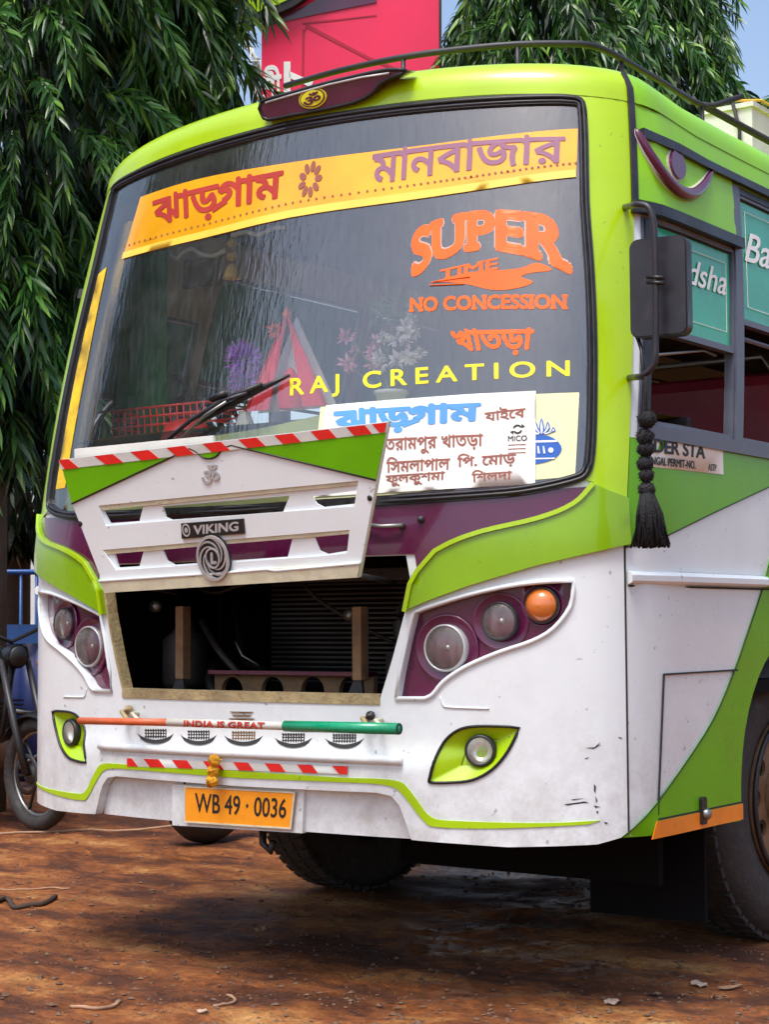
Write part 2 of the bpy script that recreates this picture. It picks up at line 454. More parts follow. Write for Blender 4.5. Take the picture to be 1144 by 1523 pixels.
M['board']=mat('pale_route_board',(.84,.86,.82,1),.6,var=.06,scale=6,dirt=.2,dirtcol=(.5,.45,.36,1))
M['visor']=mat('golden_visor_film',(.90,.42,.005,1),.25,coat=.8,var=.2,scale=3,bump=.15,bscale=14)
M['visorlight']=mat('pale_golden_trim',(.92,.66,.08,1),.3,coat=.6)
M['dash']=mat('dashboard_cover',(.62,.70,.18,1),.6,var=.15,scale=5)
M['interior']=mat('interior_dark',(.03,.026,.026,1),.7)
M['maroon']=mat('maroon_rexine',(.22,.012,.03,1),.45,var=.2,bump=.2,bscale=30)
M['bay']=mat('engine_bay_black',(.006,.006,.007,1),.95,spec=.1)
M['dull']=mat('greasy_dark_metal',(.03,.027,.025,1),.6,metal=.3,var=.5,scale=12,dirt=.5,dirtcol=(.06,.035,.02,1),bump=.3)
M['tan']=mat('rusty_tan_steel',(.20,.12,.06,1),.7,var=.3,scale=20,dirt=.7,dirtcol=(.16,.05,.02,1),bump=.2)
M['tyre']=mat('tyre_rubber',(.032,.030,.030,1),.7,var=.3,scale=14,dirt=.6,dirtcol=(.11,.085,.07,1),bump=.3,bscale=60)
M['rim']=mat('brown_rim_paint',(.20,.12,.065,1),.5,var=.25,scale=14,dirt=.6,dirtcol=(.09,.05,.03,1),bump=.15)
M['tassel']=mat('black_yarn',(.006,.006,.008,1),.9,bump=.5,bscale=120)
M['marigold']=mat('marigold_yellow',(.85,.42,.02,1),.6,bump=.6,bscale=150)
M['curtain']=mat('green_curtain_cloth',(.03,.24,.08,1),.8,bump=.3,bscale=25,var=.3)
M['goldcloth']=mat('golden_pillar_cloth',(.75,.50,.02,1),.6,var=.35,scale=10,bump=.4,bscale=25)
def glass(name,tint=(.8,.9,.9,1),refl=.1,film=0.0,filmcol=(.6,.62,.6,1),streak=True,rough=.02,bumps=.25):
    m,nt,b=new_mat(name); N=nt.nodes; L=nt.links; N.remove(b); out=N['Material Output']
    tr=N.new('ShaderNodeBsdfTransparent'); tr.inputs[0].default_value=tint
    gl=N.new('ShaderNodeBsdfGlossy'); gl.inputs['Roughness'].default_value=rough
    fr=N.new('ShaderNodeFresnel'); fr.inputs[0].default_value=1.28
    ad=N.new('ShaderNodeMath'); ad.inputs[1].default_value=refl; L.new(fr.outputs[0],ad.inputs[0])
    tc=N.new('ShaderNodeTexCoord'); mp=N.new('ShaderNodeMapping'); L.new(tc.outputs['Object'],mp.inputs[0])
    mp.inputs['Scale'].default_value=(60,60,9) if streak else (30,30,30)
    no=N.new('ShaderNodeTexNoise'); no.inputs['Scale'].default_value=1; no.inputs['Detail'].default_value=4; no.inputs['Distortion'].default_value=.4; L.new(mp.outputs[0],no.inputs[0])
    bp=N.new('ShaderNodeBump'); bp.inputs['Strength'].default_value=bumps; bp.inputs['Distance'].default_value=.004; L.new(no.outputs[0],bp.inputs['Height'])
    L.new(bp.outputs[0],gl.inputs['Normal'])
    mx=N.new('ShaderNodeMixShader'); L.new(ad.outputs[0],mx.inputs[0]); L.new(tr.outputs[0],mx.inputs[1]); L.new(gl.outputs[0],mx.inputs[2])
    last=mx
    if film>0:
        df=N.new('ShaderNodeBsdfDiffuse'); df.inputs[0].default_value=filmcol
        n2=N.new('ShaderNodeTexNoise'); n2.inputs['Scale'].default_value=2.2; n2.inputs['Detail'].default_value=8; n2.inputs['Roughness'].default_value=.65; L.new(tc.outputs['Object'],n2.inputs[0])
        m2=N.new('ShaderNodeMath'); m2.operation='MULTIPLY'; L.new(n2.outputs[0],m2.inputs[0]); L.new(no.outputs[0],m2.inputs[1])
        r=N.new('ShaderNodeMapRange'); r.inputs[1].default_value=.15; r.inputs[2].default_value=.4; r.inputs[3].default_value=film*.4; r.inputs[4].default_value=film*1.5
        L.new(m2.outputs[0],r.inputs[0])
        m3=N.new('ShaderNodeMixShader'); L.new(r.outputs[0],m3.inputs[0]); L.new(mx.outputs[0],m3.inputs[1]); L.new(df.outputs[0],m3.inputs[2]); last=m3
    L.new(last.outputs[0],out.inputs[0])
    return m
M['wind']=glass('windscreen_glass',(.96,.98,.98,1),refl=.20,film=.035,filmcol=(.6,.66,.70,1),bumps=.2)
M['lens']=glass('lamp_glass',(.97,.98,.97,1),refl=.04,film=.10,filmcol=(.8,.8,.74,1),streak=True,bumps=.6)
M['sidefilm']=mat('green_window_film',(.02,.38,.20,1),.2,coat=.3,var=.2,scale=5,bump=.1,bscale=40,spec=.6)
M['paleglass']=mat('grey_quarter_glass',(.28,.31,.38,1),.1,coat=.8,var=.2)
# ================================================================== THE BUS
bus=empty('bus',(0,0,0)); tag(bus,'white, lime and purple bus with raised grille flap and lettered windscreen','bus')
def sub(name,par): 
    o=empty(name,(0,0,0),par); return o
# windscreen opening, right half, from nose centre top round to nose centre bottom
wsR=[(0.0,sh(560,160)[1]+.004)]+SH([(560,160),(650,150),(750,143),(835,141)])
wsR=cr(wsR,3)[:-1]+cr(SH([(835,141),(866,147),(874,180),(877,300),(884,400),(888,500),(888,600),(885,675),(876,708),(850,722),(780,737),(700,744),(610,750)]),3)+[(0.0,sh(610,750)[1]-.008)]
def lf(a): return a*.905 if a<-.5 else a*(1-.095*abs(a)/.5)
wsO=wsR[:-1]+[(0.0,wsR[-1][1])]+[(lf(a),b) for a,b in mir(wsR)[1:-1]]
def shrink(poly,d):
    P=np.array(poly,float); n=len(P); out=[]
    area=.5*np.sum(P[:,0]*np.roll(P[:,1],-1)-np.roll(P[:,0],-1)*P[:,1]); sg=1 if area>0 else -1
    for i in range(n):
        a=P[i]-P[i-1]; b=P[(i+1)%n]-P[i]; t=a/ (np.linalg.norm(a)+1e-9)+b/(np.linalg.norm(b)+1e-9); t/=np.linalg.norm(t)+1e-9
        out.append(tuple(P[i]+sg*d*np.array([-t[1],t[0]])))
    return out
wsI=shrink(wsO,.029)
# other front outlines
opR=[(0.0,1.287),(.60,1.287)]+SH([(611,866),(603,908),(583,982),(563,1047)]); opV=opR[-1][1]
opO=opR+[(0.0,opV)]; opO=opO+[p for p in mir(opO)[1:-1]]
hlR=SH([(592,1037),(598,1000),(608,955),(618,915)])[:-1]+cr(SH([(618,913),(640,905),(700,887),(775,872),(851,866)]),3)[:-1]+cr(SH([(851,866),(846,900),(822,932),(790,951),(740,968),(690,990),(658,1012),(643,1030),(632,1036)]),3)[:-1]+SH([(632,1036)])
fgR=cr(SH([(638,1163),(645,1135),(660,1105),(682,1086),(712,1080),(773,1081)]),4)[:-1]+cr(SH([(773,1083),(756,1117),(733,1144),(703,1160),(668,1164),(638,1164)]),4)[:-1]
SM=1.245
recR=[(0.0,.655)]+SH([(560,1179),(582,1184),(594,1198),(603,1222),(612,1249)])
recR=[(0,recR[1][1]-.004)]+recR[1:]
botv=.468
shellO=[(-SM,.50),(-1.15,.478),(-.9,botv)]+[(-recR[-1][0]-.02,botv+.01)]+[(-a,b) for a,b in reversed(recR)][0:-1]+recR[0:]+[(recR[-1][0]+.02,botv+.01),(.9,botv),(1.15,.478),(SM,.50),(SM,V1),(-SM,V1)]
ss=patch('front_shell',SHELL,shellO,M['white'],bus,holes=[wsO,opO,hlR,mir(hlR),fgR,mir(fgR)],th=.03,res=.035)
tag(ss,'white moulded front shell')
# recessed centre of the bumper
rc=patch('bumper_centre_panel',SHELL,[(-.62,.478),(.62,.478),(.62,.70),(-.62,.70)],M['white'],bus,off=-.032,th=.01,res=.05)
for sx in (-1,1):
    patch('bumper_seam',SHELL,[(sx*.235-.004,.482),(sx*.235+.004,.482),(sx*.235+.004,.652),(sx*.235-.004,.652)],M['line'],bus,off=-.030,th=.001,res=.05)
# ledge moulding above the lime stripe
lg=[S(s,.700,.002) for s in np.linspace(-.60,.60,30)]
tube('bumper_ledge',lg,.013,M['white'],bus,8)
# lime pillars and shoulders
pilR=cr(SH([(880,722),(905,700),(912,640),(912,500),(905,300),(893,160)]),2)
shoR=SH([(603,909),(611,868),(622,848)])+cr(SH([(640,822),(675,803),(720,787),(800,768),(850,747),(878,718)]),4)[1:]
shoU=shoR+[(1.185,1.46),(SM,1.44)]+SH([(935,809),(905,816),(800,841),(700,871),(640,893)])
shoulder=patch('shaded_lime_shoulder',SHELL,shoU,M['shoulder'],bus,off=.016,th=.016,res=.04)  # same lime as the pillars, with shade put into its colour
s2=patch('shaded_lime_shoulder',SHELL,mir(shoU),M['shoulder'],bus,off=.016,th=.016,res=.04)
# bright lip following the shoulder's upper edge
lipR=[(a,b) for a,b in shoR]
def offset_line(L,d):
    P=np.array(L); out=[]
    for i in range(len(P)):
        t=P[min(i+1,len(P)-1)]-P[max(i-1,0)]; t/=np.linalg.norm(t); out.append((P[i][0]+t[1]*d,P[i][1]-t[0]*d))
    return out
lipO=lipR+offset_line(lipR,.013)[::-1]
for q in (lipO,mir(lipO)): tag(patch('lime_lip',SHELL,q,M['lime'],bus,off=.023,th=.007,res=.03))
# lime frame round the windscreen (corner posts and brow)
frR=[(0,wsR[0][1])]+[p for p in wsR[1:-1] if p[1]>1.47 ]
low=frR[-1]
k=[i for i,p in enumerate(wsR) if p[0]>1.10 and p[1]>1.49][-1]
frR=wsR[:k+1]
frame=frR+SH([(880,716)])+[(1.19,1.44),(SM,1.42),(SM,V1+.001)]
frO=frame+[(-SM,V1+.001),(-SM,1.42),(-1.19,1.44)]+[(lf(-a),b) for a,b in reversed(frR[:k+1])][:-1]
brow=patch('lime_windscreen_surround',SHELL,frO,M['lime'],bus,off=.006,th=.006,res=.035)
# purple belt below the windscreen
pb=[(0,1.29),(.63,1.29)]+SH([(622,850)])+cr(SH([(640,824),(675,805),(720,789),(800,770),(850,749),(874,724)]),3)[1:]
pbo=pb+[p for p in reversed(wsR) if p[0]<pb[-1][0] and p[1]<1.6 ][1:]+[(0,wsR[-1][1])]
pbo=pbo+[(lf(-a) if b>1.42 and a<1.10 and i<len(pbo)-len(pb) else -a,b) for i,(a,b) in enumerate(reversed(pbo))][1:-1]
patch('purple_belt',SHELL,pbo,M['purple'],bus,off=.005,th=.005,res=.04)
for px,py in ((628,773),(600,783)):
    a,b=sh(px,py); P=S(a,b,.006); lathe('belt_bolt',P,S(a,b,1)-S(a,b,0),[(.0,.012),(.008,.011),(.011,0)],M['darksteel'],bus,10)
tube('belt_handle',[S(*sh(548,781),.02),S(*sh(575,784),.03),S(*sh(603,782),.02)],.006,M['steel'],bus)
# windscreen rubber, twin beads
rub=patch('windscreen_rubber',SHELL,wsO,M['rubber'],bus,holes=[wsI],off=.011,th=.025,res=.03)
V,F=tube_geo([S(a,b,.013) for a,b in shrink(wsO,.010)+[shrink(wsO,.010)[0]]],.006,6); meshobj('rubber_bead',V,F,M['rubber'],rub,True)
V,F=tube_geo([S(a,b,.011) for a,b in shrink(wsO,.022)+[shrink(wsO,.022)[0]]],.005,6); meshobj('rubber_bead',V,F,M['blacktrim'],rub,True)
wind=patch('windscreen',SHELL,shrink(wsO,.024),M['wind'],bus,off=.002,res=.035)
# headlamp recesses
def lampset(side):
    mx=(lambda L:L) if side>0 else mir
    sd_='headlight_cluster'
    pl=patch(sd_,SHELL,mx(hlR),M['purple'],bus,off=-.026,th=.006,res=.03)
    def one(px,py,r,kind,bowl):
        a,b=sh(px,py); a*=side; P=S(a,b,-.022); n=S(a,b,1)-S(a,b,0); n=np.array([n[0]*.55,n[1]-.25,n[2]]); n/=np.linalg.norm(n)
        nn=S(a,b,1)-S(a,b,0)
        lathe('lamp_bowl',P,nn,[(bowl,0),(bowl*.97,.004),(bowl*.93,.003),(bowl*.82,-.001),(r*1.02,-.002)],M['purple'],pl,32)
        if kind=='amber':
            lathe('indicator_lens',P,n,[(r*1.12,-.004),(r*1.12,.012),(r,.016),(r*.96,.02),(r*.7,.030),(r*.35,.036),(0,.038)],M['amber'],pl,32)
            lathe('lamp_ring',P,n,[(r*1.22,0),(r*1.22,.012),(r*1.1,.016),(r*1.05,.01)],M['rubber'],pl,32)
            return
        h=.012
        lathe('lamp_ring',P,n,[(r*1.10,-.01),(r*1.10,h),(r*1.04,h+.004),(r*.99,h+.001)],M['silver'] if kind=='main' else M['darksteel'],pl,36)
        lathe('reflector',P,n,[(r,h),(r*.92,-.006),(r*.7,-.024),(r*.4,-.036),(r*.16,-.040),(0,-.040)],M['reflector'],pl,32)
        lathe('bulb',P-n*.038,n,[(.012,0),(.012,.028),(.008,.036),(0,.038)],M['steel'],pl,12)
        lathe('lens',P,n,[(r*.99,h+.001),(r*.8,h+.007),(r*.45,h+.012),(0,h+.014)],M['lens'],pl,32)
    one(660,964,.062,'main',.098); one(742,924,.050,'second',.082); 
    if side>0: one(806,900,.043,'amber',.060)
    # white bevel round the cluster
    H=mx(hlR)
    V,F=tube_geo([S(a,b,.002) for a,b in shrink(H,-.006)+[shrink(H,-.006)[0]]],.007,6); meshobj('cluster_rim',V,F,M['white'],pl,True)
    # fog housing
    f=patch('fog_lamp_housing',SHELL,mx(fgR),M['lime'],bus,off=-.030,th=.006,res=.03)
    G=mx(fgR); V,F=tube_geo([S(a,b,.001) for a,b in G+[G[0]]],.0045,6); meshobj('fog_housing_seal',V,F,M['black'],f,True)
    # sloped lime wedge inside the housing
    cx,cz=sh(713,1117); cx*=side
    hub=(cx,cz); Gd=shrink(G,.004); n=len(Gd)
    V=[S(a,b,-.002) for a,b in Gd]+[S(cx+(a-cx)*.42,cz+(b-cz)*.5,-.026) for a,b in Gd]
    F=[(i,(i+1)%n,n+(i+1)%n,n+i) for i in range(n)]
    meshobj('fog_housing_slope',V,F,M['lime'],f,True)
    P=S(cx,cz,-.026); nn=S(cx,cz,1)-S(cx,cz,0)
    lathe('fog_lamp_body',P,nn,[(.046,0),(.046,.018),(.040,.024),(.037,.020)],M['darksteel'],f,28)
    lathe('fog_reflector',P,nn,[(.038,.02),(.028,.002),(.012,-.006),(0,-.006)],M['reflector'],f,24)
    lathe('fog_lens',P,nn,[(.038,.021),(.022,.029),(0,.032)],M['lens'],f,24)
lampset(1); lampset(-1)
# crease below the headlamp
for s_ in (1,-1):
    L=[(a*s_,b) for a,b in cr(SH([(655,1036),(660,1049),(672,1052),(728,1054)]),4)]
    V,F=tube_geo([S(a,b,.001) for a,b in L],.003,6); meshobj('shell_crease',V,F,M['white'],ss,True)
# bumper lime stripe
stU=[(0,.722)]+SH([(500,1156),(560,1158),(594,1162),(608,1173),(621,1190),(642,1215),(682,1221),(805,1224),(893,1220)])
stU[0]=(0,stU[1][1]+.004)
stL=[(0,stU[0][1]-.022)]+SH([(500,1163),(560,1166),(586,1171),(598,1180),(611,1196),(632,1222),(652,1230),(735,1232),(875,1226)])
st=cr(stU,4)+cr(stL,4)[::-1]
for q in (st,[(-a,b) for a,b in st]): patch('lime_bumper_stripe',SHELL,q,M['lime'],bus,off=.003,th=.003,res=.05)
# scuffs: cracked chips at the bumper corner
scs=[[(886,1110),(893,1104),(887,1112)],[(872,1112),(884,1111.5),(894,1107),(884,1113.5)],[(921,1096),(927,1098),(921,1098)],[(884,1166),(887,1170),(886,1180),(884,1176)],[(886,1184),(889,1190),(887,1194)],[(840,1196),(870,1192),(876,1193.5),(845,1197.5)],[(887,1207),(890,1206),(890,1211)],[(899,1222),(905,1224),(901,1225.5)],[(884,1198),(893,1200),(886,1201)],[(870,1128),(876,1126),(874,1128)],[(850,1189),(868,1187),(853,1190)]]
for q in scs:
    try: patch('paint_chip',SHELL,SH(q),M['line'],ss,off=.0012,th=.001)
    except Exception: pass
# ------------------------------------------------ opening, rusty lip and engine bay
sill=patch('opening_lip',SHELL,[(-.512,opV-.002),(.512,opV-.002),(.512,opV+.028),(-.512,opV+.028)],M['rust'],bus,off=.004,th=.05,res=.05)
for s_ in (-1,):
    A=np.array(opR[2:]); q=[tuple(p) for p in A]+[(a-.010,b) for a,b in A[::-1]]
    q=[(a*s_,b) for a,b in q]
    patch('opening_lip',SHELL,q,M['rust'],bus,off=.002,th=.04,res=.05)
bay=sub('engine_bay',bus)
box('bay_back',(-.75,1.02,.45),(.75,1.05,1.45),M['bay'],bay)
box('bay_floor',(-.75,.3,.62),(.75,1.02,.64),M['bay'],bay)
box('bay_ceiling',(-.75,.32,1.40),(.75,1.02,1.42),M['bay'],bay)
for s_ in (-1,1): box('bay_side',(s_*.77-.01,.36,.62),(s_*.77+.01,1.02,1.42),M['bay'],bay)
P0=atY(365,1000,.72); P1=atY(530,900,.72)
rad=box('radiator',(-.28,.74,P0[2]-.05),(.34,.80,P1[2]+.15),M['bay'],bay)
for z in np.arange(P0[2]-.03,P1[2]+.13,.016):
    box('radiator_fin',(-.27,.728,z),(.33,.741,z+.006),M['black'],rad)
cy=.50; z0=atY(400,1046,cy)[2]; z1=atY(400,1003,cy)[2]; xa=atY(326,1030,cy)[0]; xb=atY(556,1030,cy)[0]
fr=Plane((0,cy,0),(1,0,0),(0,0,1))
hol=[]
for px,rr in ((345,16),(405,18),(465,19),(522,15)):
    u,v=fr.inv(px,1028); hol.append(circ(u,v,.046,.046))
patch('crossmember',fr,[(xa-.02,z0),(xb,z0),(xb,z1),(xa-.02,z1)],M['tan'],bay,holes=hol,th=.02)
box('crossmember_flange',(xa-.02,cy-.035,z1),(xb,cy+.02,z1+.012),M['purple'],bay)
for px,pt,pbm in ((272,920,1010),(536,922,1012)):
    c=atY(px,965,.42); zt=atY(px,pt,.42)[2]; zb=atY(px,pbm,.42)[2]
    pr=box('bay_prop',(c[0]-.017,.40,zb),(c[0]+.017,.44,zt+.04),M['tan'],bay,bev=.003)
    V=[vec(c[0]-.06,.40,z0-.01),vec(c[0]+.03,.40,z0-.01),vec(c[0]+.012,.405,zb+.01),vec(c[0]-.01,.405,zb+.01)]
    V+= [v+vec(0,.012,0) for v in V]
    meshobj('prop_foot',V,[(0,1,2,3),(7,6,5,4),(0,4,5,1),(1,5,6,2),(2,6,7,3),(3,7,4,0)],M['darksteel'],pr)
tube('hose',[atY(350,910,.7),atY(356,950,.6),atY(362,985,.6),atY(400,1000,.62)],.010,M['bay'],bay)
tube('wire',[atY(350,955,.5),atY(360,975,.5),atY(385,990,.52)],.003,M['steel'],bay)
tube('hose',[atY(318,990,.6),atY(312,1015,.55),atY(322,1040,.5)],.02,M['darksteel'],bay)
lathe('bay_cap',atY(234,902,.5),(0,-1,0),[(.02,0),(.02,.02),(0,.025)],M['steel'],bay,14)
lathe('bay_cap',atY(523,915,.5),(0,-1,0),[(.018,0),(.018,.02),(0,.025)],M['steel'],bay,14)
lathe('coolant_bottle',(-.50,.55,.88),(0,0,1),[(0,0),(.07,0),(.075,.02),(.075,.16),(.03,.20),(.03,.225),(0,.225)],M['dull'],bay,20)
box('battery_tray',(.36,.50,.80),(.60,.72,1.0),M['dull'],bay,bev=.01)
for i,L in enumerate([[(-.6,.6,1.3),(-.4,.55,1.2),(-.2,.5,1.22),(.1,.55,1.3)],[(-.45,.58,1.1),(-.3,.5,1.0),(-.2,.52,.9),(-.15,.55,.82)],[(.5,.6,1.25),(.42,.5,1.12),(.44,.5,1.0)],[(-.1,.6,1.35),(.05,.52,1.2),(.2,.55,1.1),(.35,.6,1.02)],[(.6,.5,1.2),(.3,.48,1.26),(0,.5,1.24),(-.5,.5,1.28)]]):
    tube('cable',cr(L,5),.006+.006*(i%3),M['dull'],bay)
box('cross_bar',(-.72,.44,1.22),(.72,.47,1.26),M['dull'],bay,bev=.004)
# ------------------------------------------------ raised grille flap
up=np.array([0,-.20,1.]); up/=np.linalg.norm(up)
A=atY(148,882,.11); B=atY(533,859,.11)
HP=Plane(A,B-A,up)
h=HP.pts
flap=sub('grille_flap',bus); tag(flap,'white and green grille flap propped open in front of the windscreen')
outl=[(158,881),(107,750),(88,684),(577,627),(560,714),(533,859)]
band1=[(146,752),(533,715),(527,753),(478,757),(206,778),(157,783)]
band2=[(152,818),(520,788),(516,823),(480,827),(204,846),(172,848)]
gf=patch('grille_face',HP,h(outl),M['white'],flap,holes=[h(band1),h(band2)],th=.009)
V=[];F=[]
w1=[cr([(150,760),(210,752)],1)+[(204,776),(160,779)],
    [(238,754),(428,738),(418,762),(252,774),(243,770)],[(460,739),(530,730),(526,750),(478,755),(468,750)]]
w2=[[(166,822),(211,818),(204,843),(173,845)],[(238,818),(432,802),(425,829),(256,841),(245,835)],[(464,800),(517,795),(514,820),(484,825),(472,820)]]
for bnd,ws in ((band1,w1),(band2,w2)):
    o=shrink(h(bnd),-.02)
    patch('grille_slat_panel',HP,o,M['white'],flap,holes=[h(w) for w in ws],off=-.0095,th=.006)
    lipq=[bnd[0],bnd[1],(bnd[1][0]-1,bnd[1][1]+6),(bnd[0][0]+4,bnd[0][1]+7)]
    patch('slot_lip_shade',HP,h(lipq),M['cream'],flap,off=-.004,th=.005)  # cream strip paints the shading under the recess's top edge
# frame flange behind
patch('flap_flange',HP,h(outl),M['cream'],flap,holes=[shrink(h(outl),.03)],off=-.0095,th=.007)
# green wedges and black outlines
topw=[(94,697),(575,643)]
edgeL=[(107,748),(270,672),(283,667)]
dip=cr([(283,667),(293,672),(302,680),(312,682),(323,678),(332,667),(345,662)],3)
gw=[(93,697),(107,748),(270,672)]+dip+[(352,663),(560,713),(575,643)]
patch('flap_green_top',HP,h(gw),M['green'],flap,off=.003,th=.003)
V,F=tube_geo([HP.P(u,v,.003) for u,v in h([(107,749),(270,673)]+dip+[(352,664),(560,714)])],.0028,6); meshobj('flap_pinstripe',V,F,M['black'],flap,True)
tp=patch('chevron_tape',HP,h([(88,684),(577,628),(574,643),(92,698)]),M['tapewhite'],flap,off=.0045,th=.0015)
n=9
for i in range(n+1):
    a=i/(n+.12); wv=.5/(n+.12); sl=.26/(n+.12)
    def tpp(t,b):
        t=min(1,max(0,t)); return (88+489*t-(0 if b==0 else (3*t-4*(1-t))*1),684-56*t+(14.5 if b else 0))
    q=[tpp(a,0),tpp(a+wv,0),tpp(a+wv+sl,1),tpp(a+sl,1)]
    if i==n: q=[tpp(.955,0),tpp(1,0),tpp(1,1),tpp(.985,1)]
    if i==0: q=[tpp(0,0),tpp(.03,0),tpp(.055,1),tpp(.012,1)]
    patch('red_chevron',HP,h(q),M['red'],tp,off=.0057,th=.001)
# slim white shelf strip behind the flap's top edge
patch('flap_back_strip',Plane(HP.P(0,0,-.03),HP.U,HP.V),Plane(HP.P(0,0,-.03),HP.U,HP.V).pts([(110,668),(316,648),(318,662),(110,682)]),M['board'],flap,th=.01)
text_on('om_emblem',HP,'ॐ',[(299,692),(326,690),(328,718),(301,721)],M['silver'],flap,off=.004,th=.004,bold=.015)
for px,py in ((550,741),(119,779)): 
    u,v=HP.inv(px,py); lathe('flap_bolt',HP.P(u,v,0),HP.N,[(.009,0),(.007,.003),(0,.004)],M['black'],flap,10)
# lower perforated channel
ch=patch('flap_channel',HP,h([(150,863),(538,836),(534,858),(158,881)]),M['cream'],flap,holes=[h(circ(x,857-(x-160)*.062+dy,2.1,1.8,8)) for x,dy in ((180,6),(205,6),(262,6),(290,7),(385,5),(403,6),(470,5),(492,2),(512,6))],off=.010,th=.010)
V,F=tube_geo([HP.P(*HP.inv(*p),.008) for p in ((150,864),(340,851),(400,846),(412,848),(538,837))],.005,6); meshobj('flap_rib',V,F,M['white'],flap,True)
# badge
bd=patch('badge',HP,rrect(*h([(270,801)])[0],*h([(365,772)])[0],.006),M['black'],flap,off=.006,th=.006)
c0=HP.inv(317,784); 
_b=h([(270,801)])[0]; _t2=h([(365,772)])[0]
bd.data.clear_geometry()
bo=h([(271,778),(363,771),(365,793),(272,801)])
bd2=patch('badge',HP,bo,M['black'],None,off=.007,th=.007); bd.data=bd2.data; bpy.data.objects.remove(bd2)
text_on('badge_lettering',HP,'VIKING',[(290,781),(357,775),(357,789),(290,795)],M['silver'],bd,off=.0085,th=.0015,bold=.03)
u,v=HP.inv(279,788)
patch('badge_ring',HP,circ(u,v,.016,.020),M['silver'],bd,holes=[circ(u,v,.0115,.015)],off=.0085,th=.0015)
patch('badge_dot',HP,circ(u,v,.006,.008),M['silver'],bd,off=.0085,th=.0015)
# round wheel emblem: ring, curved vanes and letter
u,v=HP.inv(321,829); eu=.0615; ev=.069
em=patch('round_emblem',HP,circ(u,v,eu,ev,40),M['darksteel'],flap,off=.012,th=.010)
patch('emblem_ring',HP,circ(u,v,eu,ev,40),M['silver'],em,holes=[circ(u,v,eu*.87,ev*.87,40)],off=.018,th=.006)
for k in range(6):
    a0=2*math.pi*k/6+.3; L=[]
    for t in np.linspace(0,1,9): L.append((t,a0+1.9*t))
    qo=[(u+eu*(.42+.47*t)*math.cos(a),v+ev*(.42+.47*t)*math.sin(a)) for t,a in L]
    qi=[(u+eu*(.42+.47*t)*math.cos(a+.16+.35*t),v+ev*(.42+.47*t)*math.sin(a+.16+.35*t)) for t,a in L]
    patch('emblem_vane',HP,qo+qi[::-1],M['silver'],em,off=.016,th=.004)
patch('emblem_ring',HP,circ(u,v,eu*.46,ev*.46,28),M['silver'],em,holes=[circ(u,v,eu*.38,ev*.38,28)],off=.018,th=.006)
text_on('emblem_letter',HP,'L',[(u-.011,v+.018),(u+.013,v+.018),(u+.013,v-.018),(u-.011,v-.018)],M['silver'],em,off=.016,th=.004,bold=.05,uvquad=True,shear=.15)
# prop stays that hold the flap
for px in (190,520):
    a=HP.P(*HP.inv(px,872 if px<300 else 856),-.02); b=a+vec(0,.20,-.02)
    tube('flap_stay',[a,b],.008,M['darksteel'],flap)
# ------------------------------------------------ slogan bar
BY=.13
def bar(a,b,r,m,n): 
    P=atY(a[0],a[1],BY);Q=atY(b[0],b[1],BY); tube(n,[P,P+(Q-P)*.5,Q],r,m,barp,16)
barp=sub('slogan_bar',bus); tag(barp,'tricolour slogan bar in red, white and green')
bar((118,1072),(252,1074.5),.0115,M['saffron'],'red_sleeve'); bar((250,1074.4),(428,1080),.0125,M['barwhite'],'white_sleeve'); bar((424,1080),(594,1084),.0165,M['flaggreen'],'green_sleeve')
e=atY(594,1084,BY); d=(e-atY(424,1080,BY)); d/=np.linalg.norm(d)
lathe('bar_end_cap',e,d,[(.0165,0),(.012,.002),(.0115,-.01),(0,-.01)],M['darksteel'],barp,16)
e=atY(118,1072,BY); lathe('bar_end_cap',e,-d,[(.0115,0),(.008,.002),(0,.002)],M['saffron'],barp,16)
TP=Plane(atY(340,1078,BY)+vec(0,-.0135,0),(1,0,0),(0,0,1))
# lettering lies on the tube's face
P=atY(277,1076,BY)-vec(0,.0135,0); Q=atY(398,1079.2,BY)-vec(0,.0135,0)
class TubeFace:
    @staticmethod
    def P(u,v,off=0):
        a=v/.0125; a=max(-1.4,min(1.4,a)); base=P+(Q-P)*u; r=.0127+off
        return base+vec(0,.0135-r*math.cos(a),r*math.sin(a))
text_on('bar_lettering',TubeFace,'INDIA IS GREAT',[(0,.0090),(1,.0090),(1,-.0080),(0,-.0080)],M['redtext'],barp,off=.0035,th=.0010,bold=.03,uvquad=True)
for px,py in ((190,1060),(548,1070)):
    a,b=sh(px,py); p=S(a,b,0); q=atY(px,py+12,BY)
    tube('bar_bracket',[p,p+vec(.0,-.03,.005),q],.007,M['rust'],barp)
    tube('bar_bracket',[p+vec(.05,.0,0),p+vec(.05,-.035,.0),q+vec(.05,0,0)],.006,M['cream'],barp)
    lathe('bracket_bolt',p+vec(.02,-.012,.012),(0,-1,0),[(.014,0),(.014,.010),(.006,.012),(.006,.02),(0,.02)],M['rust'] if px<300 else M['darksteel'],barp,8)
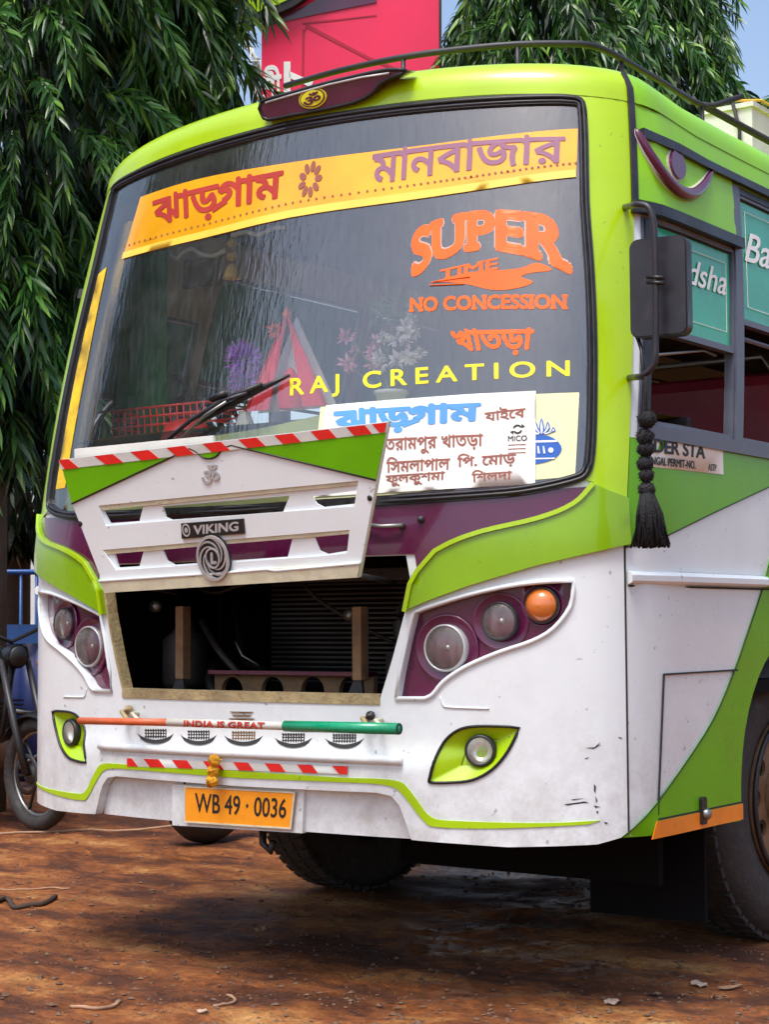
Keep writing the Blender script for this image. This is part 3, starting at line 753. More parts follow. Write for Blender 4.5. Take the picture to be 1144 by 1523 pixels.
# crescent-and-basket decals
for i,(px,py,w) in enumerate(((232,1092,27),(296,1094,27),(363,1095,29),(437,1098,28),(513,1099,29))):
    mt=M['line'] if i!=2 else M['tan']
    d=1.0
    t=np.linspace(-1,1,11)
    lo=[(px+w*x,py-1+ 15*(1-x*x)**.6) for x in t]; hi=[(px+w*x,py-1+9*(1-x*x)**.9) for x in t[::-1]]
    dec=patch('crescent_decal',SHELL,SH(lo+hi[1:-1]),M['line'],bus,off=.003,th=.001,res=.02)
    for kx in np.linspace(-.55,.55,9):
        x=px+w*kx; patch('hatch_line',SHELL,SH([(x-.7,py-8),(x+.7,py-8),(x+.7,py+6),(x-.7,py+6)]),mt,dec,off=.003,th=.001,ds=.02)
    for ky in (-6,-1.5,3): patch('hatch_line',SHELL,SH([(px-w*.6,py+ky-.7),(px+w*.6,py+ky-.7),(px+w*.6,py+ky+.7),(px-w*.6,py+ky+.7)]),mt,dec,off=.0036,th=.001,ds=.02)
for yy,ww in ((1058,18),(1063,15),(1068,20)):
    patch('louvre_decal',SHELL,SH([(360-ww,yy),(360+ww,yy+.5),(360+ww-4,yy+3),(360-ww+4,yy+2.5)]),M['tan'],bus,off=.003,th=.001,ds=.02)
# chevrons on the bumper
def bt(x,b): return (x,1127.5+(x-190)*.0365+(12 if b else 0))
ct=patch('bumper_chevron_tape',SHELL,SH([bt(190,0),bt(300,0),bt(410,0),bt(518,0),bt(518,1),bt(410,1),bt(300,1),bt(190,1)]),M['tapewhite'],bus,off=.0035,th=.002,ds=.05)
for i,x in enumerate((190,215,257,303,348,395,443,495)):
    w=22 if i else 7
    q=[bt(x,0),bt(x+w,0),bt(min(x+w+9,518),1),bt(x+9 if i else x,1)]
    if i==7: q=[bt(x,0),bt(518,0),bt(518,1),bt(506,1)]
    patch('red_chevron',SHELL,SH(q),M['red'],ct,off=.005,th=.001)
# number plate
a,b=sh(356,1200); yp=S(a,b,-.03)[1]-.02
NP=Plane((0,yp,.56),(1,.0,0),(0,0,1))
backq=[(252,1167),(448,1172),(446,1240),(252,1228)]
patch('plate_backing',Plane((0,yp+.012,.56),(1,0,0),(0,0,1)),NP.pts(backq),M['white'],bus,th=.02)
pq=[(275,1170),(438,1179),(432,1232),(275,1222)]
np_=patch('number_plate',NP,NP.pts(pq),M['plate'],bus,th=.003)
ed=NP.pts(pq); patch('plate_rim',NP,shrink(ed,-.004),M['cream'],np_,holes=[shrink(ed,.003)],off=.002,th=.004)
text_on('plate_lettering',NP,'WB 49 · 0036',[(290,1179),(427,1188),(425,1217),(290,1208)],M['blacktext'],np_,off=.0015,th=.001,bold=.008)
# ------------------------------------------------ brow scoop with om
sq=[(388,150),(430,137),(480,122),(530,108),(575,98),(604,99),(590,107),(566,120),(556,134),(530,148),(480,160),(430,171),(398,177),(389,168)]
sq=[(388,152),(430,139),(480,125),(530,113),(575,104),(604,105),(588,113),(566,124),(553,139),(528,152),(480,163),(430,172),(398,178),(389,170)]
SP=Plane(atY(466,145,.46),(1,.03,0),(0,-.25,1))
sqp=cr(SP.pts(sq),2,True)
scoop=patch('brow_scoop',SP,sqp,M['purple'],bus,th=.06)
V,F=tube_geo([SP.P(a,b,0) for a,b in sqp+[sqp[0]]],.006,6); meshobj('scoop_edge',V,F,M['black'],scoop,True)
V,F=tube_geo([SP.P(*SP.inv(*p),.004) for p in ((396,153),(440,140),(490,126),(540,115),(580,109))],.004,6); meshobj('scoop_silver_strip',V,F,M['silver'],scoop,True)  # silver line along the scoop's upper edge
patch('om_plaque_ring',SP,SP.pts(circ(466,146,21,15,24,-.3)),M['yellowtext'],scoop,off=.004,th=.004)
patch('om_plaque',SP,SP.pts(circ(466,146,19,13,24,-.3)),M['purple'],scoop,off=.006,th=.002)
patch('om_plaque',SP,SP.pts(circ(466,146,17,11.5,24,-.3)),M['yellowtext'],scoop,off=.008,th=.002)
text_on('om_lettering',SP,'ॐ',[(452,142),(478,134),(480,150),(454,159)],M['purple'],scoop,off=.010,th=.002,bold=.02)
# ------------------------------------------------ roof
KE=RR*math.pi/2
SL=9.3   # girth coordinate of the tail corner
svals=list(np.arange(0,SEND+.2,.05))+list(np.arange(SEND+.25,SL,.35))+[SL]
sall=[-s for s in reversed(svals)]+svals[1:]
def rimgrid(s0,s1,name,m,parent):
    ssv=[s for s in sall if s0<s<s1]; ssv=[s0]+ssv+[s1]; vv=np.linspace(V1-.014,V1+KE,8); V=[];F=[]
    for s in ssv:
        for v in vv: V.append(S(s,v,.0085))
    k=len(vv)
    for i in range(len(ssv)-1):
        for j in range(k-1): F.append((i*k+j,(i+1)*k+j,(i+1)*k+j+1,i*k+j+1))
    return meshobj(name,V,F,m,parent,True)
rimgrid(-SM,SM,'roof_brow',M['lime'],bus)
rimgrid(SM,SL,'roof_edge',M['sidegreen'],bus); rimgrid(-SL,-SM,'roof_edge',M['sidegreen'],bus)
top=[S(s,V1+KE,.006) for s in sall]
oc=[(p[0],p[1]) for p in top]
class Cap:
    @staticmethod
    def P(u,v,off=0): 
        e=.028*sstep(.83,1.27,v)
        return vec(u,v,V1+RR+.0085-e+.075*(1-min(1,(u/1.15)**2))+off)
patch('roof_skin',Cap,oc,M['lime'],bus,res=.25,th=.02)
# seam strip between front shell and side
patch('corner_gutter',SHELL,[(SM-.008,2.30),(SM+.012,2.30),(SM+.012,2.735),(SM-.008,2.735)],M['blacktrim'],bus,off=.016,th=.016,res=.06)
patch('panel_seam',SHELL,[(SM-.003,.50),(SM+.003,.50),(SM+.003,1.55),(SM-.003,1.55)],M['line'],bus,off=.001,th=.001,res=.08)
# ------------------------------------------------ side skins
sillv=sh(975,632)[1]; 
def svL(L): return SH(L)
WT=sh(1110,275)[1]          # gutter height
# windows: cab window and the repeating saloon windows
cabq=[sh(981,322),sh(1090,372),sh(1104,650),sh(980,634)]
w2a=sh(1086,262)[0]+.02
yA=cabq[1][0]; 
sillb=min(cabq[2][1],cabq[3][1])
headc=cabq[1][1]
pil=.055
c1=(cabq[0][0],cabq[2][0]-.0)
wx=[]; s0=sh(1090,380)[0]+pil
a=s0
while a+1.05<SL-.25: wx.append((a,a+.98)); a+=.98+pil
headw=sh(1120,300)[1]-.0
cab=[(SM+.03,sillb),(s0-pil,sillb),(s0-pil,headc),(SM+.03,headc)]
wins=[[(x0,sillb),(x1,sillb),(x1,headw),(x0,headw)] for x0,x1 in wx]
archc=(sh(1144,1100)[0]+.62,.50)
archq=[(archc[0]+.86*math.cos(t),.50+.86*math.sin(t)) for t in np.linspace(0,math.pi,24)]
ax0=sh(1105,1200)[0]; ax1=sh(1144,962)
#print('WINS',wx[0],headc,headw,sillb,WT,'arch',ax0,ax1,'cab',cab)
WHY=_ty[-1]; WHS=SEND-WHY     # s = y + WHS along the side
wc=1.95+WHS
ar=wc-ax0+.02
archf=[(wc+ar*math.cos(t),.5+.62*math.sin(t)**.8*1.0) for t in np.linspace(0,math.pi,30)]
ry=7.0+WHS
archr=[(ry+.62*math.cos(t),.5+.55*math.sin(t)) for t in np.linspace(0,math.pi,30)]
skirt=[(SM+.004,.50)]
botS=sh(1104,1220)[1]
low=[(SM+.004,.498),(archf[-1][0],botS)]+[(a,b+(botS-.5 if b<=.51 else 0)) for a,b in archf[::-1]][1:-1]+[(archf[0][0],botS),(archr[-1][0],botS)]+archr[::-1][1:-1]+[(archr[0][0],botS),(SL,botS),(SL,V1),(SM+.004,V1)]
for sg in (1,-1):
    mm=(lambda L:L) if sg>0 else (lambda L:[(-a,b) for a,b in L])
    side=patch('side_skin',SHELL,mm(low),M['white'],bus,holes=[mm(cab)]+[mm(w) for w in wins],th=.03,res=.16)
    # green above the gutter and green waist
    patch('roof_side_band',SHELL,mm([(SM+.004,WT-.03),(SL,WT-.03),(SL,V1+.001),(SM+.004,V1+.001)]),M['sidegreen'],bus,off=.006,th=.006,res=.2)
    gt=mm([(SM+.03,WT-.022),(SL,WT-.022),(SL,WT+.008),(SM+.03,WT+.008)])
    patch('rain_gutter',SHELL,gt,M['blacktrim'],bus,off=.028,th=.028,res=.2)
    # mustache panel
    pu=[(SM+.006,headc+.05),(s0-pil+.01,headc+.05),(s0-pil+.0,WT-.02),(SM+.006,WT-.02)]
    patch('cab_header_panel',SHELL,mm(pu),M['sidegreen'],bus,off=.012,th=.012,res=.1)
    patch('cab_window_ledge',SHELL,mm([(SM-.01,headc+.005),(s0-.03,headc+.005),(s0-.03,headc+.04),(SM-.01,headc+.04)]),M['blacktrim'],bus,off=.035,th=.035,res=.1)
    patch('cab_window_post',SHELL,mm([(s0-pil,sillb),(s0,sillb),(s0,WT-.03),(s0-pil,WT-.03)]),M['bluegrey'],bus,off=.012,th=.012,res=.1)
    patch('header_strip',SHELL,mm([(s0,headw),(SL-.1,headw),(SL-.1,WT-.03),(s0,WT-.03)]),M['blacktrim'],bus,off=.010,th=.010,res=.2)
    patch('sill_strip',SHELL,mm([(SM+.03,sillb-.04),(SL-.1,sillb-.04),(SL-.1,sillb),(SM+.03,sillb)]),M['bluegrey'],bus,off=.014,th=.03,res=.2)
    # waist: green below the windows
    A=SH([(937,814),(985,800),(1060,763),(1144,724)]); k=(A[-1][1]-A[-2][1])/(A[-1][0]-A[-2][0])
    xe=(sillb-.04-A[-1][1])/k+A[-1][0]
    xe=min(xe,SL-1)
    gz=[(SM+.004,A[0][1]-.0)]+A[1:]+[(xe,sillb-.04),(SM+.004,sillb-.04)]
    patch('green_waist',SHELL,mm(gz),M['green'],bus,off=.004,th=.004,res=.15)
    V,F=tube_geo([S(a*sg,b,.005) for a,b in [(SM+.004,A[0][1])]+A[1:]],.002,5); meshobj('pinstripe',V,F,M['black'],bus,True)
    # green sweep to the wheel
    B=cr(SH([(924,1246),(975,1196),(1020,1133),(1060,1070),(1090,1001),(1115,930),(1133,876),(1144,835)]),3)
    kk=(B[-1][1]-B[-4][1])/(B[-1][0]-B[-4][0])
    B2=B+[(B[-1][0]+.10,B[-1][1]+.2),(B[-1][0]+.5,sillb-.045),(B[-1][0]+1.1,sillb-.045)]
    sw=[(a,b) for a,b in B2]+[(wc+ar+.1,1.2),(wc+ar+.02,botS)]+[(a,b+(botS-.5 if b<=.51 else 0)) for a,b in archf][1:-1]+[(archf[-1][0],botS)]
    patch('green_sweep',SHELL,mm(sw),M['green'],bus,off=.0045,th=.0045,res=.15)
    V,F=tube_geo([S(a*sg,b,.005) for a,b in B],.002,5); meshobj('pinstripe',V,F,M['black'],bus,True)
    # rub rail
    ra,rb=sh(935,849)[1],sh(935,869)[1]; e0=sh(1133,862)[0]
    for x0,x1,m_ in ((SM+.006,e0,M['white']),(e0,SL-.1,M['green'])):
        V,F=[],[]
        ssv=np.linspace(x0,x1,max(3,int((x1-x0)/.3)+2)); prof=[(ra,.004),(ra-.004,.022),(ra-.012,.028),(rb+.010,.028),(rb+.004,.022),(rb,.004)]
        for s in ssv:
            for v,o_ in prof: V.append(S(s*sg,v,o_))
        k=len(prof)
        for i in range(len(ssv)-1):
            for j in range(k-1): F.append((i*k+j,i*k+j+1,(i+1)*k+j+1,(i+1)*k+j))
        F.append(tuple(range(k))); F.append(tuple(range((len(ssv)-1)*k,len(ssv)*k)))
        meshobj('rub_rail',V,F,m_,bus)
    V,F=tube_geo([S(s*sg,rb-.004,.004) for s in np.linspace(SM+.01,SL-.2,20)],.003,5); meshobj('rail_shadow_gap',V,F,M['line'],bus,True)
    # access door, orange tape, latch
    D=SH([(978,1212),(987,1003),(1096,994)])
    dr=mm([D[0],D[1],(D[2][0],D[1][1]),(D[2][0],D[0][1]-.0)])
    dx0,dz0=D[0]; dx1=ax0-.02; dz1=D[1][1]
    for q in ([(dx0-.0015,dz0),(dx0+.0015,dz0),(D[1][0]+.0015,dz1),(D[1][0]-.0015,dz1)],[(D[1][0],dz1-.0025),(D[2][0],dz1-.0025),(D[2][0],dz1+.0025),(D[1][0],dz1+.0025)]):
        patch('access_door_seam',SHELL,mm(q),M['line'],bus,off=.0058,th=.0058,res=.2)
    O=SH([(975,1216),(1104,1199),(1104,1219),(968,1240)])
    ot=mm([(O[0][0],botS+.052),(ax0-.01,botS+.052),(ax0-.01,botS+.004),(O[3][0],botS+.004)])
    patch('orange_reflective_strip',SHELL,ot,M['orangetape'],bus,off=.007,th=.003,res=.2)
    patch('access_door_seam',SHELL,mm([(dx0,botS+.054),(ax0-.01,botS+.054),(ax0-.01,botS+.059),(dx0,botS+.059)]),M['line'],bus,off=.0058,th=.0058,res=.2)
    lx,lz=sh(1041,1208)
    la=patch('door_latch',SHELL,mm(rrect(lx-.012,lz-.035,lx+.02,lz+.045,.008)),M['darksteel'],bus,off=.016,th=.012)
    lathe('latch_knob',S((lx+.008)*sg,lz-.005,.014),(sg,0,0),[(.016,0),(.016,.012),(.010,.018),(0,.018)],M['steel'],la,14)
    # saloon windows: filmed upper pane, lower pane slid open
    for i,(x0,x1) in enumerate([(SM+.03,s0-pil)]+wx):
        hd=headc if i==0 else headw
        mid=sh(1030,504)[1] if i==0 else sh(1125,485)[1]
        wf=patch('window',SHELL,mm([(x0,sillb),(x1,sillb),(x1,hd),(x0,hd)]),M['bluegrey'],bus,holes=[mm([(x0+.012,sillb+.014),(x1-.012,sillb+.014),(x1-.012,mid-.010),(x0+.012,mid-.010)]),mm([(x0+.012,mid+.010),(x1-.012,mid+.010),(x1-.012,hd-.012),(x0+.012,hd-.012)])],off=.006,th=.03,res=.2)
        if i==0:
            qx=sh(957,400)[0]; 
            patch('quarter_pane',SHELL,mm([(x0+.01,sillb+.01),(qx,sillb+.01),(qx,hd-.01),(x0+.01,hd-.01)]),M['paleglass'],wf,off=.002,th=.004,res=.2)
            patch('quarter_post',SHELL,mm([(qx,sillb+.005),(qx+.03,sillb+.005),(qx+.03,hd-.005),(qx,hd-.005)]),M['blacktrim'],wf,off=.012,th=.02,res=.2)
            x0=qx+.01
        patch('film_pane',SHELL,mm([(x0+.02,mid+.012),(x1-.02,mid+.012),(x1-.02,hd-.018),(x0+.02,hd-.018)]),M['sidefilm'],wf,off=-.004,th=.005,res=.2)
        a_=.055
        V,F=tube_geo([S((x0+a_)*sg,mid+a_,.0015),S((x1-a_)*sg,mid+a_,.0015),S((x1-a_)*sg,hd-a_,.0015),S((x0+a_)*sg,hd-a_,.0015),S((x0+a_)*sg,mid+a_,.0015)],.0012,5); meshobj('film_border',V,F,M['whitetext'],wf)
        if i>0:
            V,F=tube_geo([S((x0+.01)*sg,mid-.05,-.02),S((x1-.01)*sg,mid-.05,-.02)],.008,6); meshobj('guard_rail',V,F,M['bluegrey'],wf)
    tube('guard_rail',[S(sh(982,527)[0]*sg,sh(982,527)[1],-.03),S(sh(1060,520)[0]*sg,sh(1060,520)[1],-.03),S(sh(1078,522)[0]*sg,sh(1078,528)[1],-.03)],.005,M['steel'],bus)
# film lettering (near side)
text_on('film_lettering',SHELL,'Badsha',[(989,374),(1081,402),(1081,440),(989,410)],M['whitetext'],bus,off=.000,th=.001,bold=.008,shear=.3)
text_on('film_lettering',SHELL,'Badsha',[(1109,344),(1212,380),(1212,424),(1109,388)],M['whitetext'],bus,off=.000,th=.001,bold=.008,shear=.3)
# moustache and dot on the cab header panel
ms=cr([shs(*p) for p in ((931,192),(947,207),(962,236),(980,265),(1002,286),(1022,290),(1038,278),(1048,262),(1056,250))],4)
n_=len(ms); rad_=[.004+.018*math.sin(math.pi*min(1,(i/(n_-1))*1.05))**.7 if i<n_-1 else .006 for i in range(n_)]
V,F=tube_geo([S(a,b,.018) for a,b in ms],[max(.004,r) for r in rad_],10); mo=meshobj('moustache_moulding',V,F,M['purple'],bus,True)
V,F=tube_geo([S(a,b,.010) for a,b in ms],[max(.005,r+.003) for r in rad_],8); meshobj('moulding_outline',V,F,M['barwhite'],mo,True)
patch('dot_moulding',SHELL,SHS(circ(1000,246,10,22,20,-.22)),M['purple'],bus,off=.024,th=.012)
patch('dot_outline',SHELL,SHS(circ(1000,246,12.5,25,20,-.22)),M['barwhite'],bus,off=.015,th=.003)
# permit sticker
pst=patch('permit_sticker',SHELL,SH([(962,649),(1073,663),(1074,706),(962,694)]),M['board'],bus,off=.0065,th=.0025,res=.2)
text_on('permit_lettering',SHELL,'DER STA',[(970,652),(1047,662),(1046,683),(970,673)],M['blacktext'],pst,off=.008,th=.001,bold=.03)
text_on('permit_lettering',SHELL,'NGAL PERMIT-NO.',[(966,679),(1032,686),(1032,698),(966,691)],M['blacktext'],pst,off=.008,th=.001,bold=.02)
text_on('permit_lettering',SHELL,'ASTP',[(1051,690),(1063,691),(1063,701),(1051,700)],M['blacktext'],pst,off=.008,th=.001)
# tail
tq=[S(s,v) for s,v in ((-SL,.5),(SL,.5),(SL,V1),(-SL,V1))]
box('tail_panel',(-1.19,tq[0][1]+.24-.02,.5),(1.19,tq[0][1]+.27,2.72),M['green'],bus)
# underbody
box('chassis_rail',(-.5,.7,.58),(-.38,8.8,.78),M['bay'],bus); box('chassis_rail',(.38,.7,.58),(.5,8.8,.78),M['bay'],bus)
box('floor_pan',(-1.15,1.05,.86),(1.15,9.0,.90),M['bay'],bus)
box('front_axle',(-.9,2.0,.42),(.9,2.12,.54),M['bay'],bus,bev=.02)
box('fuel_tank',(.55,3.2,.40),(1.1,4.6,.84),M['bay'],bus,bev=.05)
box('battery_box',(-1.1,3.2,.42),(-.6,4.0,.84),M['bay'],bus,bev=.03)
box('inner_wheel_housing',(-.62,1.2,.55),(.62,2.9,.88),M['bay'],bus)
# wheels
def bus_wheel(x,y,sg,st=0.0):
    w=sub('road_wheel',bus); w.location=(x,y,.49); w.rotation_euler=(0,0,-st); ax=(sg,0,0); R=.49
    o=vec(0,0,0)
    rf=lambda k,r:1
    prof=[(.29,-.02),(.33,.0),(.40,.008),(.455,-.004),(.478,-.03),(.49,-.055),(.493,-.09),(.493,-.16),(.49,-.195),(.478,-.22),(.44,-.245),(.33,-.25),(.29,-.23)]
    lathe('tyre',o,ax,prof,M['tyre'],w,64)
    # tread blocks
    gs=[]
    for k in range(56):
        th=2*math.pi*k/56
        for r0,h0,h1 in ((.489,-.10,-.035),(.489,-.165,-.115),(.489,-.235,-.18)):
            dth=.040; tt=th+(.05 if h0<-.12 and h0>-.17 else 0)
            Vv=[]
            for rr_ in (r0-.012,r0+.0075):
                for a_,h_ in ((tt-dth,h0),(tt+dth,h0),(tt+dth+.015,h1),(tt-dth+.015,h1)):
                    Vv.append(o+vec(sg*h_,math.cos(a_)*rr_,math.sin(a_)*rr_))
            gs.append((Vv,[(4,5,6,7),(0,1,5,4),(1,2,6,5),(2,3,7,6),(3,0,4,7)]))
    V,F=multi(gs); tr=meshobj('tread',V,F,M['tyre'],w); tag(tr,kind='stuff')
    RP=Plane(o+vec(sg*(-.055),0,0),(0,sg,0),(0,0,1))
    hl=[circ(.175*math.cos(a),.175*math.sin(a),.030,n=14) for a in np.linspace(0,2*math.pi,10,endpoint=False)]
    patch('rim_disc',RP,circ(0,0,.235,n=48),M['rim'],w,holes=hl,th=.012)
    lathe('rim_dish',o,ax,[(.297,-.015),(.30,.004),(.285,.006),(.272,-.02),(.262,-.05),(.235,-.056)],M['rim'],w,48)
    lathe('rim_lock_ring',o,ax,[(.30,.0),(.305,.012),(.29,.016),(.283,.006)],M['darksteel'],w,48)
    lathe('hub',o,ax,[(.12,-.055),(.118,-.03),(.10,-.022),(.075,-.02),(.07,.04),(.055,.055),(0,.058)],M['rim'],w,28)
    for a in np.linspace(.15,2*math.pi+.15,8,endpoint=False):
        lathe('wheel_nut',o+vec(sg*-.028,math.cos(a)*.1,math.sin(a)*.1),ax,[(.014,0),(.014,.018),(.007,.02),(.007,.032),(0,.032)],M['darksteel'],w,6,False)
for sg in (1,-1):
    bus_wheel(1.09 if sg>0 else -1.04,1.92 if sg>0 else 2.08,sg,math.radians(6)); bus_wheel(sg*1.07,7.0,sg)
    box('mudguard_liner',(min(sg*.62,sg*.66),1.1,.5),(max(sg*.62,sg*.66),3.0,1.2),M['bay'],bus)
    V=[];F=[]
    for t in np.linspace(0,math.pi,20):
        for x in (.64,1.17): V.append(vec(sg*x,wc-WHS+(ar-.02)*math.cos(t),.5+.60*math.sin(t)**.8))
    for i in range(19): F.append((2*i,2*i+1,2*i+3,2*i+2))
    meshobj('wheel_arch_liner',V,F,M['bay'],bus,True)
box('bay_front_skirt',(-1.0,.75,.50),(1.0,.78,.88),M['bay'],bus)
box('front_light_block',(.1,.95,.30),(1.05,.98,.60),M['bay'],bus)  # added slab that keeps front sky light from reaching under the bus
box('dark_flap',(.72,1.12,.17),(1.12,1.135,.62),M['bay'],bus)  # added dark sheet, stands in for the shade over the tyre tread
box('rear_light_block',(-1.15,6.25,.10),(1.15,6.265,.6),M['bay'],bus)  # added full-width sheet, blocks low sky light and its reflection under the bus
box('spare_wheel_carrier',(-1.1,4.9,.26),(1.1,5.6,.8),M['bay'],bus,bev=.05)
box('dark_flap',(.72,2.75,.17),(1.12,2.765,.62),M['bay'],bus)
# ------------------------------------------------ things on the windscreen
def gsh(L): return SH(L)
vt=cr(SH([(183,386),(300,356),(430,325),(600,300),(730,281),(857,264)]),3); vtop=cr(SH([(860,192),(730,204),(600,221),(430,243),(300,266),(210,294)]),3)
vz=patch('visor_film',SHELL,vt+vtop,M['visor'],bus,off=.0050,th=.002,res=.035)
V1q=offset_line(vt,-.022)
patch('visor_trim',SHELL,vt+V1q[::-1],M['visorlight'],vz,off=.0066,th=.001,res=.035)
for i in range(0,70):
    t=i/69; k=t*(len(vt)-1); j=min(int(k),len(vt)-2); f=k-j; q=(vt[j][0]*(1-f)+vt[j+1][0]*f,vt[j][1]*(1-f)+vt[j+1][1]*f+.042)
    if i==0: dots=[]
    c=circ(q[0],q[1],.0045,.0035,6); dots.append(c)
tag(wfill('visor_stitching',SHELL,dots,M['browntext'],vz,off=.0070,th=.001),kind='stuff')
def ra_phala(frac0,frac1):
    def f(loops):
        A=np.concatenate(loops); lo,hi=A.min(0),A.max(0); w=hi[0]-lo[0]
        x0,x1=lo[0]+w*frac0,lo[0]+w*frac1
        return [np.array([(x0,-.02),(x1,.13),(x1-.01,.22),(x0-.02,.07)])]
    return f
text_on('visor_lettering',SHELL,'ঝাড়গাম',[(228,296),(424,250),(420,306),(231,348)],M['redtext'],vz,off=.0070,th=.001,bold=.028,extra=ra_phala(.50,.60))
text_on('visor_lettering',SHELL,'মানবাজার',[(556,226),(842,200),(840,243),(553,277)],M['violettext'],vz,off=.0070,th=.001,bold=.018)
flo=[]
cxx,cyy=sh(463,268)
for k in range(9):
    a=2*math.pi*k/9; flo.append(circ(cxx+.035*math.cos(a),cyy+.035*math.sin(a),.016,.010,8,a))
wfill('visor_flower',SHELL,flo,M['browntext'],vz,off=.0070,th=.001)
ef=[(-.972,1.56),(-.895,1.56),(-.88,2.0),(-.885,2.34),(-.945,2.325),(-.96,2.0)]
patch('golden_edge_film',SHELL,ef,M['goldcloth'],bus,off=.0045,th=.001,res=.06)
# orange stickers
def sticker(body,quad=None,bold=.03,warp=None,m='orange',halo=True,**k):
    o=text_on('windscreen_lettering',SHELL,body,quad,M[m],wind,off=.0036,th=.0006,bold=bold,warp=warp,**k)
    return o
W=arch_warp(SHELL,[(612,345),(715,312),(852,328)],[(612,420),(715,374),(852,412)])
sticker('SUPER',warp=W,bold=.045,serif=True)
text_on('windscreen_lettering',SHELL,'SUPER',None,M['orangehalo'],wind,off=.0029,th=.0004,bold=.062,warp=W,serif=True)
sticker('TIME',[(655,402),(742,383),(742,401),(655,417)],bold=.03,serif=True)
sticker('NO CONCESSION',[(609,443),(845,438),(845,461),(609,465)],bold=.045,serif=True)
sticker('খাতড়া',[(669,490),(796,487),(791,529),(683,531)],bold=.04)
patch('windscreen_swoosh',SHELL,cr(SH([(640,421),(665,414),(700,405),(745,402),(775,399),(800,391),(822,402),(792,406),(776,412),(794,420),(770,429),(735,432),(700,424),(665,420)]),3,True),M['orange'],wind,off=.0036,th=.0006)
for px0,py0,px1,py1 in ((645,420,700,412),(640,425,690,423)):
    V,F=tube_geo([S(*sh(px0,py0),.005),S(*sh(px1,py1),.005)],.0018,5); meshobj('windscreen_swoosh',V,F,M['orange'],wind)
text_on('windscreen_lettering',SHELL,'RAJ CREATION',[(432,563),(848,536),(848,567),(432,597)],M['yellowtext'],wind,off=.0036,th=.0006,bold=.022,spacing=1.5)
# posters behind the glass, at its foot
pT=cr(SH([(478,606),(600,597),(730,590),(862,584)]),2)
pT2=cr(SH([(200,652),(300,642),(400,624),(478,606)]),2)
patch('cream_poster',SHELL,[(pT[0][0],1.445)]+[(pT[-1][0],1.50)]+pT[::-1],M['poster'],bus,off=.0048,th=.002,res=.035)
patch('dashboard_sheet',SHELL,[(-1.12,1.46),(pT2[-1][0],1.445)]+pT2[::-1]+[(-1.10,pT2[0][1]-.03)],M['dash'],bus,off=-.055,th=.01,res=.08)
rb_=patch('route_board',SHELL,SH([(487,604),(798,582),(797,721),(700,726),(600,732),(470,740)]),M['board'],bus,off=.0083,th=.003,res=.035)
def rt(body,q,m='browntext',bold=.02,**k): text_on('route_lettering',SHELL,body,q,M[m],rb_,off=.0096,th=.001,bold=bold,**k)
rt('ঝাড়গাম',[(498,610),(718,597),(716,634),(500,654)],'bluetext',.045,extra=ra_phala(.50,.60))
rt('যাইেব',[(722,609),(783,602),(782,622),(723,629)])
rt('তরামপুর খাতড়া',[(574,652),(720,645),(720,671),(574,679)])
rt('িসমলাপাল',[(577,681),(672,675),(671,699),(577,704)]); rt('িপ. েমাড়',[(682,676),(769,669),(768,694),(682,699)])
rt('ফুলকুশমা',[(576,707),(664,701),(663,719),(576,725)]); rt('িশলদা',[(703,700),(763,696),(762,714),(704,718)])
rt('MICO',[(757,649),(785,648),(785,656),(757,657)],'blacktext',.008)
def arc(cx,cy,r0,r1,a0,a1,n=10):
    t=np.linspace(a0,a1,n); return [(cx+r1*math.cos(a),cy+r1*math.sin(a)) for a in t]+[(cx+r0*math.cos(a),cy+r0*math.sin(a)) for a in t[::-1]]
for a0 in (.3,.3+math.pi): patch('arrow_ring',SHELL,SH(arc(771,639,4.5,7,a0,a0+2.3)),M['blacktext'],rb_,off=.0096,th=.001)
for q in ([(777,631),(782,635),(777,637)],[(765,647),(760,643),(765,641)]): patch('arrow_ring',SHELL,SH(q),M['blacktext'],rb_,off=.0096,th=.001)
for yy in (662,668,674): patch('board_rule',SHELL,SH([(757,yy),(783,yy-1),(783,yy),(757,yy+1.2)]),M['browntext'],rb_,off=.0096,th=.001)
# blue pot decal
kp=patch('pot_decal',SHELL,cr(SH([(787,650),(812,648),(828,655),(836,668),(826,682),(806,689),(788,690),(784,672)]),3,True),M['deepblue'],bus,off=.0065,th=.002)
for q in ([(787,656),(829,655),(829,658),(787,659)],[(787,682),(826,681),(826,683),(787,684)]): patch('decal_band',SHELL,SH(q),M['whitetext'],kp,off=.0080,th=.001)
for dx in (792,800,808): patch('decal_band',SHELL,SH([(dx,664),(dx+2,664),(dx+4,675),(dx+1,675)]),M['whitetext'],kp,off=.0080,th=.001)
patch('decal_band',SHELL,SH(circ(820,670,4,4,10)),M['whitetext'],kp,off=.0080,th=.001)
for i,(dx,dy) in enumerate(((-15,4),(-8,14),(0,20),(9,15),(17,7))):
    q=cr(SH([(806+dx*.3-2,646),(806+dx-3,646-dy*.6),(806+dx,646-dy-4),(806+dx+4,646-dy*.6),(806+dx*.3+3,646)]),2,True)
    pe=patch('decal_petal',SHELL,q,M['deepblue'],kp,off=.0065,th=.001); patch('decal_petal_fill',SHELL,shrink(q,.0035),M['whitetext'],pe,off=.0080,th=.001)
